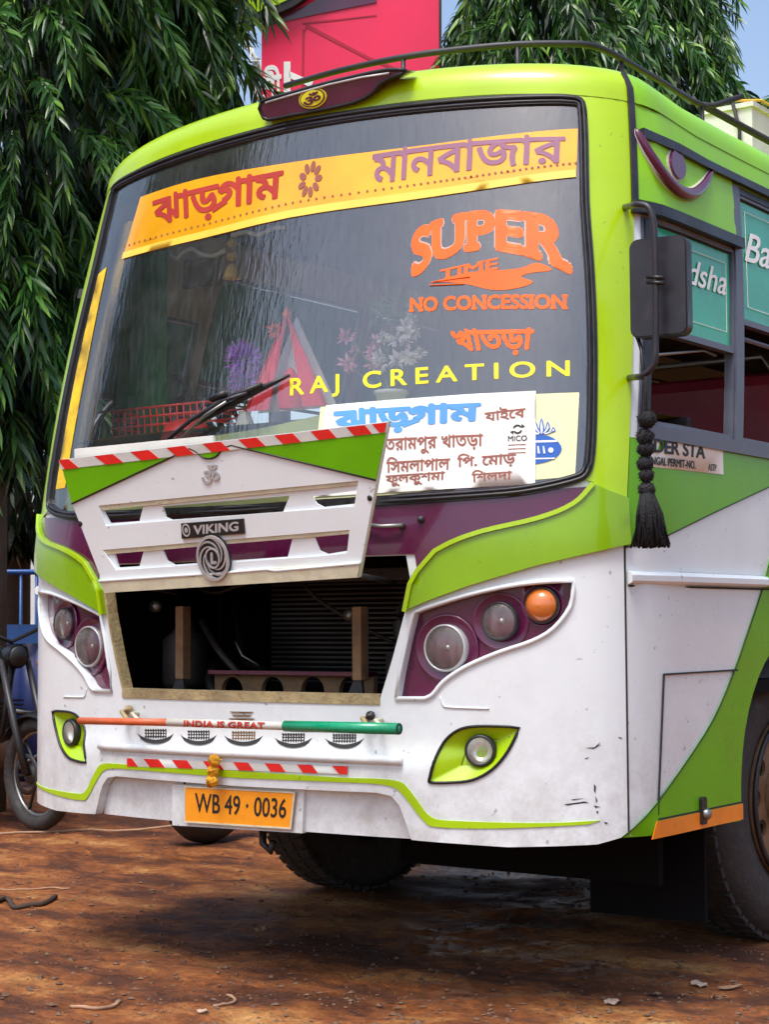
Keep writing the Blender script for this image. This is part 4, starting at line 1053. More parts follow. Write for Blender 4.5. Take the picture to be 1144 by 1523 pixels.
# dashboard shelf and cab interior
zs=S(*sh(487,606))[2]-.01
def px_on(px,py,y): return atY(px,py,y)
V=[];ss_=np.linspace(-1.08,1.08,25)
for s in ss_: V.append(S(s,zs,-.06))
for s in ss_: V.append(vec(s*.98,1.15,zs))
F=[(i,i+1,25+i+1,25+i) for i in range(24)]
meshobj('dashboard',V,F,M['dash'],bus)
cab_=sub('cab_interior',bus)
box('engine_cover',(-.35,1.15,.9),(.35,1.9,1.55),M['maroon'],cab_,bev=.05)
box('dash_front',(-1.08,1.13,.9),(1.08,1.16,zs-.002),M['interior'],cab_)
box('rear_bulkhead',(-1.1,3.0,.9),(-.25,3.04,2.6),M['interior'],cab_); box('rear_bulkhead',(.45,3.4,.9),(1.1,3.44,1.75),M['maroon'],cab_)
box('sun_blind',(atY(250,385,1.2)[0],1.2,atY(250,432,1.2)[2]),(atY(342,385,1.2)[0],1.24,atY(250,390,1.2)[2]),M['tan'],cab_,bev=.01)
for px,m_ in ((203,'goldcloth'),(224,'visor'),(186,'interior')):
    a=atY(px,400,1.3); b=atY(px-3,590,1.3); tube('cab_pole',[a+vec(0,0,.3),b+vec(0,0,-.3)],.018,M[m_],cab_)
sw=sub('steering_wheel',bus)
c=atY(205,625,1.05); an=vec(0,-.8,.6); an/=np.linalg.norm(an); e1=vec(1,0,0); e2=np.cross(an,e1)
V,F=tube_geo([c+e1*.23*math.cos(a)+e2*.23*math.sin(a) for a in np.linspace(0,2*math.pi,33)],.014,8,False); meshobj('wheel_rim',V,F,M['darksteel'],sw,True)
for a in (.5,2.6,4.7): tube('wheel_spoke',[c,c+e1*.23*math.cos(a)+e2*.23*math.sin(a)],.010,M['darksteel'],sw)
lathe('wheel_boss',c,an,[(.06,-.02),(.06,.02),(.03,.035),(0,.035)],M['darksteel'],sw,16)
tube('steering_column',[c,c-an*.5],.03,M['darksteel'],sw)
# lace under the visor, curtains and A-post cloth
lac=[(225,378),(245,372),(262,384),(272,376),(285,370),(300,378),(318,380),(335,372)]
V,F=tube_geo([atY(x,y,.95) for x,y in cr(lac,4)],.008,6); meshobj('lace_trim',V,F,M['board'],cab_,True)
lac=[(345,350),(365,345),(385,349),(405,340),(425,338)]
V,F=tube_geo([atY(x,y,.9) for x,y in cr(lac,4)],.008,6); meshobj('lace_trim',V,F,M['board'],cab_,True)
b_=sub('brass_bell',bus); c=atY(345,402,.9); tube('bell_cord',[c+vec(0,0,.02),c+vec(0,0,.35)],.004,M['redtext'],b_)
lathe('bell_cup',c,(0,0,1),[(.035,-.03),(.028,-.01),(.02,.01),(.008,.022),(0,.024)],M['visorlight'],b_,16)
for k in range(2): lathe('cord_bead',c+vec(0,0,.05+.05*k),(0,0,1),[(0,-.018),(.014,-.012),(.02,0),(.014,.012),(0,.018)],M['goldcloth'],b_,12)
for s_ in (-1,):
    V=[];F=[]
    n1,n2=24,10
    for i in range(n1+1):
        for j in range(n2+1):
            a=.93+.17*i/n1; v=1.50+1.02*j/n2
            V.append(S(a*s_,v,-.075-.012*math.sin(i*1.3)))
    for i in range(n1):
        for j in range(n2): F.append((i*(n2+1)+j,(i+1)*(n2+1)+j,(i+1)*(n2+1)+j+1,i*(n2+1)+j+1))
    meshobj('pillar_cloth',V,F,M['goldcloth'],cab_,True)
V=[];F=[]
for i in range(31):
    for j in range(9):
        t=i/30; V.append(vec(-1.06+.14*t+.0*j,.78+.12*t+.018*math.sin(i*1.5),1.6+.9*j/8))
for i in range(30):
    for j in range(8): F.append((i*9+j,(i+1)*9+j,(i+1)*9+j+1,i*9+j+1))
meshobj('side_curtain',V,F,M['curtain'],cab_,True)
box('ceiling_lining',(-1.0,.9,2.60),(1.0,8.9,2.62),M['interior'],cab_)
# seats
def seat(x,y,w=.9):
    s=sub('passenger_seat',bus)
    box('seat_cushion',(x-w/2,y,1.22),(x+w/2,y+.45,1.34),M['maroon'],s,bev=.04)
    box('seat_back',(x-w/2,y+.42,1.25),(x+w/2,y+.54,1.98),M['maroon'],s,bev=.05)
    for k in (-1,1): box('seat_leg',(x+k*w*.4-.02,y+.1,.9),(x+k*w*.4+.02,y+.35,1.22),M['darksteel'],s)
    tube('grab_rail',[vec(x-w/2+.05,y+.48,1.96),vec(x-w/2+.1,y+.48,2.04),vec(x+w/2-.1,y+.48,2.04),vec(x+w/2-.05,y+.48,1.96)],.012,M['steel'],s)
for y in (1.55,2.4,3.5,4.3,5.1,5.9,6.7):
    seat(.66,y,.78); 
    if y>3: seat(-.66,y,.78)
seat(-.62,1.9,.55)
# things standing on the dashboard
def spikes(c,r,n,w,mats,name,parent,seedv=0):
    R=np.random.default_rng(seedv); V=[];F=[]
    for i in range(n):
        d=R.normal(size=3); d/=np.linalg.norm(d); a=np.cross(d,R.normal(size=3)); a/=np.linalg.norm(a)
        L=r*(.7+.4*R.random()); b=len(V)
        V+=[c+d*r*.15,c+d*L*.6+a*w,c+d*L,c+d*L*.6-a*w]; F.append((b,b+1,b+2,b+3))
    return meshobj(name,V,F,mats,parent)
M['pinkpetal']=mat('pink_petals',(.90,.42,.60,1),.7,var=.2); M['whitepetal']=mat('white_petals',(.78,.75,.74,1),.7,var=.15)
M['violetpetal']=mat('violet_petals',(.48,.12,.80,1),.7,var=.3); M['leafart']=mat('artificial_leaves',(.06,.2,.06,1),.6,var=.3)
M['redcloth']=mat('red_cloth',(.95,.03,.05,1),.55,var=.15,bump=.2,bscale=20); M['plasticred']=mat('red_plastic',(.90,.03,.02,1),.3,coat=.3); M['pot']=mat('white_plastic',(.7,.7,.66,1),.35)
def dashthing(name,px,y,label,cat):
    c=atY(px,600,y); o=empty(name,(c[0],y,zs)); tag(o,label,cat); return o
def loc(o,*objs):
    for ob in objs:
        ob.parent=o; ob.matrix_parent_inverse=Matrix.Identity(4); l=Vector(o.location)
        for v in ob.data.vertices: v.co-=l
fv=dashthing('violet_flower',362,.62,'violet pompom flower on the dashboard behind the windscreen','flower')
c=atY(364,535,.62); objs=[spikes(c,.075,420,.004,M['violetpetal'],'petals',None,3),spikes(c-vec(0,0,.07),.07,160,.005,M['violetpetal'],'petals',None,4),tube('stem',[vec(c[0],.62,zs),c],.004,M['leafart'],None),lathe('vase',vec(c[0],.62,zs),(0,0,1),[(.02,0),(.03,.03),(.02,.06),(.022,.07)],M['pot'],None,14)]
loc(fv,*objs)
fp=dashthing('flower_pot',580,.75,'white pot of pink and white artificial flowers on the dashboard','flower pot')
c=atY(582,585,.75); g=[lathe('pot',vec(c[0],.75,zs),(0,0,1),[(.0,.0),(.038,0),(.05,.10),(.056,.10),(.056,.112),(.05,.112),(.046,.09),(0,.085)],M['pot'],None,24)]
R=np.random.default_rng(5)
for i in range(26):
    q=atY(515+110*R.random(),470+75*R.random(),.70+.1*R.random())
    g.append(spikes(q,.028+.012*R.random(),26,.006,M['pinkpetal'] if q[0]<c[0]-.03 else M['whitepetal'],'blossom',None,i))
    if i<6: g.append(tube('stem',[vec(c[0],.75,zs+.09),q],.003,M['leafart'],None))
for i in range(6): g.append(spikes(atY(560+60*R.random(),450+50*R.random(),.76),.07,16,.008,M['leafart'],'leaves',None,60+i))
loc(fp,*g)
ft=dashthing('red_shrine_canopy',425,.62,'pointed red cloth canopy of a small dashboard shrine','shrine')
ap=atY(427,468,.66); bl=atY(366,612,.60); br=atY(484,602,.60); g=[]
def tri3(a,b,c_,name,m,t=.006):
    V=[a,b,c_]+[x+vec(0,t,0) for x in (a,b,c_)]; return meshobj(name,V,[(0,1,2),(5,4,3),(0,3,4,1),(1,4,5,2),(2,5,3,0)],m,None)
mid1=bl*.72+br*.28; mid2=bl*.28+br*.72; m1=ap*.8+bl*.1+br*.1
g.append(tri3(ap,bl,mid1,'canopy_drape',M['redcloth'])); g.append(tri3(ap,mid2,br,'canopy_drape',M['redcloth']))
g.append(tri3(ap+vec(0,.05,0),bl+vec(0,.06,0),br+vec(0,.06,0),'canopy_back',M['pot']))
g.append(tube('canopy_edge',[bl,ap,br],.007,M['redcloth'],None)); g.append(lathe('finial',ap,(0,0,1),[(.012,-.01),(.016,0),(.006,.02),(0,.03)],M['orange'],None,10))
g.append(spikes(ap-vec(.04,.02,.05),.035,40,.005,M['orange'],'marigold_trim',None,9))
g.append(lathe('idol_dome',(bl+br)/2+vec(0,.03,.0),(0,0,1),[(.04,0),(.045,.05),(.03,.10),(.012,.13),(0,.14)],M['redcloth'],None,18))
loc(ft,*g)
fb=dashthing('red_basket',240,.80,'red plastic slatted basket on the dashboard near the steering wheel','basket')
A_=atY(175,600,.72); B_=atY(312,600,.72); g=[]
zt=atY(240,608,.72)[2]
for k in range(5):
    z=zs+.004+(zt-zs)*k/4; e=.012*(k/4)
    L=[vec(A_[0]-e,.70-e,z),vec(B_[0]+e,.70-e,z),vec(B_[0]+e,.92+e,z),vec(A_[0]-e,.92+e,z),vec(A_[0]-e,.70-e,z)]
    g.append(tube('basket_band',L,.004,M['plasticred'],None,6))
for i in range(15):
    x=A_[0]+(B_[0]-A_[0])*i/14; g.append(tube('basket_rib',[vec(x,.70,zs),vec(x,.688,zt)],.003,M['plasticred'],None,5))
loc(fb,*g)
fd=dashthing('red_bowl',278,.60,'orange red bowl upturned at the foot of the windscreen','bowl')
c=atY(278,640,.50); g=[lathe('bowl_shell',vec(c[0],.50,zs-.03),(0,0,1),[(.088,0),(.084,.03),(.07,.055),(.045,.07),(0,.078)],M['plasticred'],None,28)]
fd.location=(c[0],.5,zs-.03); bpy.context.view_layer.update(); loc(fd,*g)
# ------------------------------------------------ wiper
wp=sub('windscreen_wiper',bus)
def wpt(x,y,o): return S(*sh(x,y),o)
tube('wiper_arm',[wpt(262,662,.05),wpt(300,632,.055),wpt(345,603,.05),wpt(380,590,.04)],.007,M['blacktrim'],wp)
tube('wiper_arm',[wpt(281,662,.05),wpt(322,622,.05),wpt(352,604,.05)],.005,M['steel'],wp)
V,F=tube_geo([wpt(298,634,.022),wpt(345,608,.024),wpt(395,582,.026),wpt(437,561,.022)],[.006,.010,.010,.005],6); meshobj('wiper_blade',V,F,M['rubber'],wp,True)
tube('wiper_bridge',[wpt(325,612,.034),wpt(360,594,.042),wpt(400,577,.036)],.009,M['black'],wp)
tube('wiper_clip',[wpt(330,600,.05),wpt(352,592,.052)],.012,M['black'],wp)
lathe('wiper_pivot',wpt(268,664,.0),S(.0,1.5,1)-S(.0,1.5,0),[(.022,0),(.022,.03),(.012,.05),(0,.055)],M['black'],wp,14)
# ------------------------------------------------ mirror on its arm
mi=sub('rear_view_mirror',bus); MY=.44
mo_=atY(944,503,MY); MPl=Plane(mo_,(1,.12,0),(0,0,1))
a=MPl.inv(944,503); b=MPl.inv(1023,352)
patch('mirror_housing',MPl,rrect(a[0],a[1],b[0],b[1],.022,6),M['blacktrim'],mi,off=.022,th=.05)
patch('mirror_housing_edge',MPl,rrect(a[0]-.004,a[1]-.004,b[0]+.004,b[1]+.004,.026,6),M['black'],mi,holes=[rrect(a[0]+.004,a[1]+.004,b[0]-.004,b[1]-.004,.018,6)],off=.018,th=.04)
patch('mirror_glass',MPl,rrect(a[0]+.01,a[1]+.01,b[0]-.01,b[1]-.01,.018,6),M['chrome'],mi,off=-.029,th=.003)
root=S(*sh(930,308),.0)
arm=[root]+[atY(x,y,MY-.05) for x,y in cr([(948,304),(962,306),(970,318),(974,345),(976,420),(976,500),(975,535),(968,550),(955,560)],3)]+[S(*sh(936,562),.0)]
tube('mirror_arm',arm,.009,M['blacktrim'],mi,10)
for py in (412,420): tube('mirror_clamp',[atY(963,py,MY-.055),atY(988,py+1,MY-.055)],.006,M['black'],mi)
tube('mirror_stay',[atY(958,556,MY-.05),atY(955,520,MY),atY(948,500,MY)],.006,M['black'],mi)
# black tassel (its own thing)
tt=atY(962,560,MY-.06); ts=empty('black_tassel',tuple(tt)); tag(ts,'black yarn tassel with pompoms hanging from the mirror arm','tassel')
g=[]
for i,(px,py,r) in enumerate(((963,624,15),(960,650,14),(961,668,13),(960,690,13),(962,707,12),(962,728,13))):
    c=atY(px,py,MY-.06); rr=r/590
    V_,F_=lathe('',c,(0,0,1),[(0,-rr),(rr*.6,-rr*.8),(rr,-rr*.3),(rr,rr*.3),(rr*.6,rr*.8),(0,rr)],None,geo=True,n=16)
    R=np.random.default_rng(i); V_=[v+R.normal(size=3)*.0012 for v in V_]
    g.append(meshobj('pompom',V_,F_,M['tassel'],None,True)); g.append(spikes(c,rr*1.25,240,.0025,M['tassel'],'pompom_yarn',None,i+20))
g.append(tube('cord',[tt,atY(961,590,MY-.06),atY(962,735,MY-.06)],.005,M['tassel'],None))
R=np.random.default_rng(77); gg=[]
for i in range(260):
    a=R.random()*6.283; q=R.random()**.5; t0=atY(962,722,MY-.06)+vec(math.cos(a),math.sin(a),0)*.011*q
    L=.15+.02*R.random(); t1=t0+vec(math.cos(a)*.024*q+.008,math.sin(a)*.03*q,-L*.5); t2=t0+vec(math.cos(a)*.028*q+.013+.01*R.normal(),math.sin(a)*.032*q,-L)
    gg.append(tube_geo([t0,t1,t2],.0028,4))
V_,F_=multi(gg); g.append(meshobj('tassel_skirt',V_,F_,M['tassel'],None,True)); loc(ts,*g)
# marigold blooms at the bumper
mg=empty('marigold_string',tuple(S(*sh(327,1130),.02))); tag(mg,'string of three yellow marigolds above the number plate','garland'); g=[]
for px,py,r in ((329,1130,8.5),(326,1146,8),(325,1160,9)):
    c=S(*sh(px,py),.03); rr=r/440
    V_,F_=lathe('',c,(0,-1,0),[(0,rr*.9),(rr*.5,rr*.8),(rr*.95,rr*.3),(rr,0),(rr*.8,-rr*.4),(0,-rr*.5)],None,geo=True,n=18)
    R=np.random.default_rng(px); V_=[v+R.normal(size=3)*.0022 for v in V_]; g.append(meshobj('marigold_bloom',V_,F_,M['marigold'],None,True)); g.append(spikes(c,rr*1.12,90,.004,M['marigold'],'bloom_petals',None,px))
g.append(tube('string',[S(*sh(328,1118),.006),S(*sh(326,1146),.02),S(*sh(325,1168),.03)],.002,M['saffron'],None)); loc(mg,*g)
# ------------------------------------------------ roof rack
rk=sub('roof_rack',bus); ZR=2.955
rail=[(424,128),(505,105),(600,85),(680,74),(770,66),(850,65),(880,68),(910,79),(980,119),(1030,150)]
RP_=[atZ(x,y,ZR) for x,y in cr(rail,3)]+[atZ(1047,157,ZR),atZ(1062,157,ZR+.01),atZ(1105,143,ZR+.06)]
tube('rack_rail',RP_,.011,M['darksteel'],rk,10)
e=RP_[0]; tube('rack_rail',[vec(-.95,3.2,ZR),vec(-.95,8.6,ZR)],.014,M['darksteel'],rk,10)
tube('rack_rail',[RP_[-3],vec(RP_[-3][0],8.6,ZR)],.014,M['darksteel'],rk,10)
for x,y in ((600,85),(770,66),(925,88),(1045,156)):
    p=atZ(x,y,ZR); tube('rack_post',[p,p-vec(0,0,.16)],.008,M['darksteel'],rk,8)
for y in np.arange(3.3,8.6,1.1):
    for x in (-.95,RP_[-3][0]): tube('rack_post',[vec(x,y,ZR),vec(x,y,ZR-.15)],.011,M['darksteel'],rk,8)
tube('tow_hook',[vec(0,.35,.50),vec(.02,.33,.42),vec(.05,.33,.40),vec(.06,.33,.43)],.012,M['darksteel'],bus)
for o in [bus]: pass
# cargo bundle on the roof
M['sack']=mat('pale_sack',(.72,.72,.70,1),.75,var=.1,scale=5,dirt=.3,dirtcol=(.4,.34,.28,1),bump=.4,bscale=14)
M['tarp']=mat('blue_tarpaulin',(.12,.30,.62,1),.5,var=.3,scale=9,bump=.4,bscale=12)
M['rope']=mat('yellow_rope',(.65,.40,.04,1),.7)
p=atY(1048,170,2.9); q=atY(1119,161,2.9); zc=p[2]
cb=empty('cargo_bundle',(q[0],3.4,2.86)); tag(cb,'pale boxed bundle roped down on the bus roof','bundle')
g=[box('bundle_box',(p[0],2.9,2.84),(q[0],4.2,zc),M['sack'],None),box('top_cover',(p[0]-.01,2.89,zc-.004),(q[0]+.012,4.4,zc+.016),M['sack'],None),box('tarp_flap',(q[0]+.001,3.3,zc-.10),(q[0]+.014,4.4,zc+.012),M['tarp'],None),
 tube('rope',[vec(p[0],2.9,zc+.01),vec(q[0]-.1,2.89,zc+.035),vec(q[0]+.02,2.95,zc+.03),vec(q[0]+.02,4.2,zc+.03)],.006,M['rope'],None),tube('rope',[vec(q[0]-.08,2.89,zc+.02),vec(q[0]-.05,2.885,zc-.1),vec(q[0]-.06,2.885,2.86)],.008,M['interior'],None)]
for o in g[:1]:
    pass
bpy.context.view_layer.update(); loc(cb,*g)
# ================================================================== GROUND
def vnoise(x,y,seed=0):
    xi=np.floor(x).astype(int); yi=np.floor(y).astype(int); xf=x-xi; yf=y-yi
    def h(a,b):
        n=(a*374761393+b*668265263+seed*974634777)&0x7fffffff; n=(n^(n>>13))*1274126177&0x7fffffff; return ((n^(n>>16))&0xffff)/65535.
    u=xf*xf*(3-2*xf); v=yf*yf*(3-2*yf)
    return (h(xi,yi)*(1-u)+h(xi+1,yi)*u)*(1-v)+(h(xi,yi+1)*(1-u)+h(xi+1,yi+1)*u)*v
def fbm(x,y,o=5,seed=0):
    a=1;s=0;t=0
    for i in range(o): s=s+a*vnoise(x,y,seed+i); t+=a; a*=.5; x=x*2.03+11.3; y=y*2.03+5.7
    return s/t
def axis(c,dense,step,far):
    a=list(np.arange(c-dense,c+dense,step)); d=step; p=a[-1]; R_=[]
    while p<far: d*=1.25; p+=d; R_.append(p)
    d=step; p=a[0]; L_=[]
    while p>-far: d*=1.25; p-=d; L_.append(p)
    return np.array(L_[::-1]+a+R_)
def gh(X,Y):
    # low mud relief with two wheel ruts running across the view; flat under the tyres
    h=(fbm(X*1.1,Y*1.1,5,1)-.5)*.07+(fbm(X*6,Y*6,4,9)-.5)*.030+(fbm(X*17,Y*17,3,4)-.5)*.016
    t=X*.80+Y*.55
    w=Y*.80-X*.60+ (fbm(X*.7,Y*.7,3,33)-.5)*.5
    for c0 in (-2.0,-1.25): h=h-.035*np.exp(-((w-c0)/.16)**2)+.02*np.exp(-((w-c0-.26)/.1)**2)
    m=np.ones_like(X)
    for (cx,cy) in ((.95,2.1),(-.95,2.1),(.95,7),(-.95,7)): m=m*(1-np.exp(-((X-cx)**2/.16+(Y-cy)**2/.35)))
    far=np.clip(1.3-np.hypot(X,Y)/60,0,1)
    return h*m*far
gx=axis(.8,4.6,.026,900); gy=axis(-.2,4.6,.026,900)
X,Y=np.meshgrid(gx,gy,indexing='ij'); Z=gh(X,Y)
nx_,ny_=X.shape; I=np.arange(nx_*ny_).reshape(nx_,ny_)
Fq=np.stack([I[:-1,:-1],I[1:,:-1],I[1:,1:],I[:-1,1:]],-1).reshape(-1,4)
me=bpy.data.meshes.new('ground'); me.vertices.add(nx_*ny_); me.vertices.foreach_set('co',np.stack([X,Y,Z],-1).ravel().astype(np.float32))
me.loops.add(Fq.size); me.loops.foreach_set('vertex_index',Fq.ravel().astype(np.int32)); me.polygons.add(len(Fq)); me.polygons.foreach_set('loop_start',np.arange(0,Fq.size,4,dtype=np.int32))
me.update(); me.validate(); me.shade_smooth()
m,nt,b=new_mat('wet_red_mud'); N=nt.nodes; L=nt.links
tc=N.new('ShaderNodeTexCoord')
def noise(sc_,det=6,ro=.6,dist=0,vecs=None):
    n=N.new('ShaderNodeTexNoise'); n.inputs['Scale'].default_value=sc_; n.inputs['Detail'].default_value=det; n.inputs['Roughness'].default_value=ro; n.inputs['Distortion'].default_value=dist
    L.new(vecs or tc.outputs['Object'],n.inputs[0]); return n
mp=N.new('ShaderNodeMapping'); mp.inputs['Rotation'].default_value=(0,0,math.radians(-40)); mp.inputs['Scale'].default_value=(.7,1.35,1); L.new(tc.outputs['Object'],mp.inputs[0])
n1=noise(1.5,14,.72,.25,mp.outputs[0]); cr1=N.new('ShaderNodeValToRGB'); L.new(n1.outputs[0],cr1.inputs[0])
E_=cr1.color_ramp.elements; E_[0].position=.30; E_[0].color=(.05,.018,.008,1); E_[1].position=.72; E_[1].color=(.74,.50,.22,1)
e=E_.new(.44); e.color=(.12,.038,.014,1); e=E_.new(.52); e.color=(.33,.105,.026,1); e=E_.new(.61); e.color=(.54,.25,.075,1)
n2=noise(26,10,.8); cr2=N.new('ShaderNodeMapRange'); cr2.inputs[1].default_value=.3; cr2.inputs[2].default_value=.7; cr2.inputs[1].default_value=.36; cr2.inputs[2].default_value=.64; cr2.inputs[3].default_value=.55; cr2.inputs[4].default_value=1.45; L.new(n2.outputs[0],cr2.inputs[0])
mm_=N.new('ShaderNodeMix'); mm_.data_type='RGBA'; mm_.blend_type='MULTIPLY'; mm_.inputs[0].default_value=1; L.new(cr1.outputs[0],mm_.inputs[6]); L.new(cr2.outputs[0],mm_.inputs[7])
vo=N.new('ShaderNodeTexVoronoi'); vo.inputs['Scale'].default_value=55; L.new(tc.outputs['Object'],vo.inputs[0])
n5=noise(3,4); ma=N.new('ShaderNodeMath'); ma.operation='MULTIPLY'; L.new(n5.outputs[0],ma.inputs[0]); ma.inputs[1].default_value=.34
lt=N.new('ShaderNodeMath'); lt.operation='LESS_THAN'; L.new(vo.outputs['Distance'],lt.inputs[0]); L.new(ma.outputs[0],lt.inputs[1])
m5=N.new('ShaderNodeMath'); m5.operation='MULTIPLY'; m5.inputs[1].default_value=.22; L.new(lt.outputs[0],m5.inputs[0])
mg_=N.new('ShaderNodeMix'); mg_.data_type='RGBA'; L.new(m5.outputs[0],mg_.inputs[0]); L.new(mm_.outputs[2],mg_.inputs[6]); L.new(vo.outputs['Color'],N.new('ShaderNodeHueSaturation').inputs[4])
hs=[n for n in N if n.bl_idname=='ShaderNodeHueSaturation'][0]; hs.inputs[1].default_value=.0; hs.inputs[2].default_value=.5
mz=N.new('ShaderNodeMix'); mz.data_type='RGBA'; mz.blend_type='MULTIPLY'; mz.inputs[0].default_value=1; mz.inputs[6].default_value=(.8,.5,.28,1); L.new(hs.outputs[0],mz.inputs[7]); L.new(mz.outputs[2],mg_.inputs[7])
L.new(mg_.outputs[2],b.inputs['Base Color'])
n3=noise(1.1,6,.6,.3,mp.outputs[0]); r3=N.new('ShaderNodeMapRange'); r3.inputs[1].default_value=.38; r3.inputs[2].default_value=.62; r3.inputs[3].default_value=.2; r3.inputs[4].default_value=.85; b.inputs['Specular IOR Level'].default_value=.38; L.new(n3.outputs[0],r3.inputs[0]); L.new(r3.outputs[0],b.inputs['Roughness'])
bp=N.new('ShaderNodeBump'); bp.inputs['Strength'].default_value=1.0; bp.inputs['Distance'].default_value=.02; n4=noise(30,12,.8); L.new(n4.outputs[0],bp.inputs['Height']); L.new(bp.outputs[0],b.inputs['Normal'])
gro=link('ground',me,m); tag(gro,'wet reddish brown mud of the bus stand',kind='structure')
def gz_(x,y): return float(gh(np.array([x]),np.array([y]))[0])
# pebbles
M['stone']=mat('pebble',(.13,.07,.04,1),.7,var=.5,scale=3); M['twig']=mat('twig_bark',(.05,.03,.02,1),.8,var=.4,scale=20); M['straw']=mat('pale_straw',(.36,.21,.13,1),.7,var=.3,scale=20)
M['litter']=mat('pale_paper_scrap',(.50,.38,.29,1),.8,var=.2)
V=[];F=[]; R=np.random.default_rng(12)
oc_=[(1,0,0),(-1,0,0),(0,1,0),(0,-1,0),(0,0,1),(0,0,-1)]; of=[(0,2,4),(2,1,4),(1,3,4),(3,0,4),(2,0,5),(1,2,5),(3,1,5),(0,3,5)]
for i in range(3400):
    u=R.random(); px=R.random()*1200-30; py=1235+300*R.random()
    p=atZ(px,py,0); r=(.003+.010*R.random()**4)
    z=gz_(p[0],p[1]); a=R.random()*6.28; sc3=(1+R.random()*.6,.7+R.random()*.5,.4+.3*R.random())
    b=len(V)
    for o in oc_:
        x,y=o[0]*sc3[0],o[1]*sc3[1]; V.append(vec(p[0]+r*(x*math.cos(a)-y*math.sin(a)),p[1]+r*(x*math.sin(a)+y*math.cos(a)),z+r*.2+r*o[2]*sc3[2]))
    F+=[tuple(b+k for k in f) for f in of]
gv=meshobj('gravel',V,F,M['stone']); tag(gv,'small wet pebbles pressed in the mud',kind='stuff')
def gpath(L,dz=.006): return [vec(p[0],p[1],gz_(p[0],p[1])+dz) for p in [atZ(x,y,0) for x,y in L]]
def single(name,L,r,m,label,cat,n=6,group=None):
    pts=gpath(L,r*.8 if not hasattr(r,'__len__') else max(r)*.8); V,F=tube_geo(pts,r,n); c=pts[0]; V=[v-c for v in V]
    o=meshobj(name,V,F,m,None,True); o.location=tuple(c); tag(o,label,cat,group); return o
single('dark_twig',cr([(-12,1352),(10,1346),(22,1355),(45,1354),(66,1353),(82,1345)],3),.011,M['twig'],'dark forked twig lying on mud at the left edge','twig')
single('straw_stalk',cr([(-10,1324),(30,1325),(70,1324),(104,1326)],3),.004,M['straw'],'thin pale stalk lying above the dark twig','stalk')
single('ground_hose',cr([(-40,1238),(60,1237),(170,1236),(290,1232),(420,1226)],3),.008,M['straw'],'thin pinkish hose lying across the mud behind the bus','hose')
single('curved_root',cr([(105,1493),(118,1499),(140,1500),(160,1496),(177,1490)],3),.006,M['straw'],'pale curved stalk on orange mud near the lower left','stalk')
single('bent_stem',cr([(318,1500),(338,1494),(350,1484),(338,1478)],3),.005,M['straw'],'short hooked stalk on the mud at lower centre','stalk')
def scrap(name,px,py,w,h_,label,m='litter',cat='litter',seedv=0):
    R=np.random.default_rng(seedv); c=atZ(px,py,0); V=[]; F=[]; n=6
    for i in range(n+1):
        for j in range(3):
            x=(i/n-.5)*w; y=(j/2-.5)*h_*(1-.8*abs(i/n-.5)*1.6); q=vec(_r[0]*x+_fw[0]*y*2.5,_r[1]*x+_fw[1]*y*2.5,0); gzz=gz_(c[0]+q[0],c[1]+q[1])-gz_(c[0],c[1])
            V.append(q+vec(0,0,gzz+.006+.006*R.random()))
    k=len(V); V+= [v-vec(0,0,.002) for v in V]
    for i in range(n):
        for j in range(2): a=i*3+j; F.append((a,a+3,a+4,a+1)); F.append((k+a+1,k+a+4,k+a+3,k+a))
    o=meshobj(name,V,F,M[m]); o.location=(c[0],c[1],gz_(c[0],c[1])); tag(o,label,cat)
scrap('paper_scrap',1040,1458,0.049,.02,'pale torn scrap on the mud at lower right',seedv=1)
scrap('dry_leaf',1088,1461,0.077,.02,'brown dry leaf beside the pale scrap','straw','leaf',2)
scrap('paper_scrap',912,1488,0.049,.02,'whitish scrap on the mud below the dark shadow',seedv=3)
scrap('dry_leaf',1065,1476,0.042,.015,'small curled leaf below the brown dry leaf','straw','leaf',4)
scrap('dry_leaf',975,1476,0.035,.015,'small tan leaf between the two pale scraps','straw','leaf',5)
scrap('dry_leaf',390,1382,0.056,.02,'tan leaf in the wheel rut in front of the number plate','straw','leaf',6)
scrap('paper_scrap',300,1512,0.028,.012,'tiny pale scrap at the bottom beside the hooked stalk',seedv=7)
# tyre of something parked beyond, seen under the bumper
_p=at(325,1255,8.76); t=empty('parked_tyre',(_p[0],_p[1],0)); tag(t,'black tyre glimpsed under the bumper below the number plate','tyre')
g=[lathe('tyre',vec(0,0,.30),(1,0,0),[(.19,-.01),(.25,0),(.285,-.02),(.30,-.05),(.30,-.10),(.285,-.13),(.25,-.15),(.19,-.14)],M['tyre'],t,40),lathe('rim',vec(0,0,.30),(1,0,0),[(.19,-.01),(.17,-.03),(.06,-.04),(0,-.04)],M['rim'],t,24)]
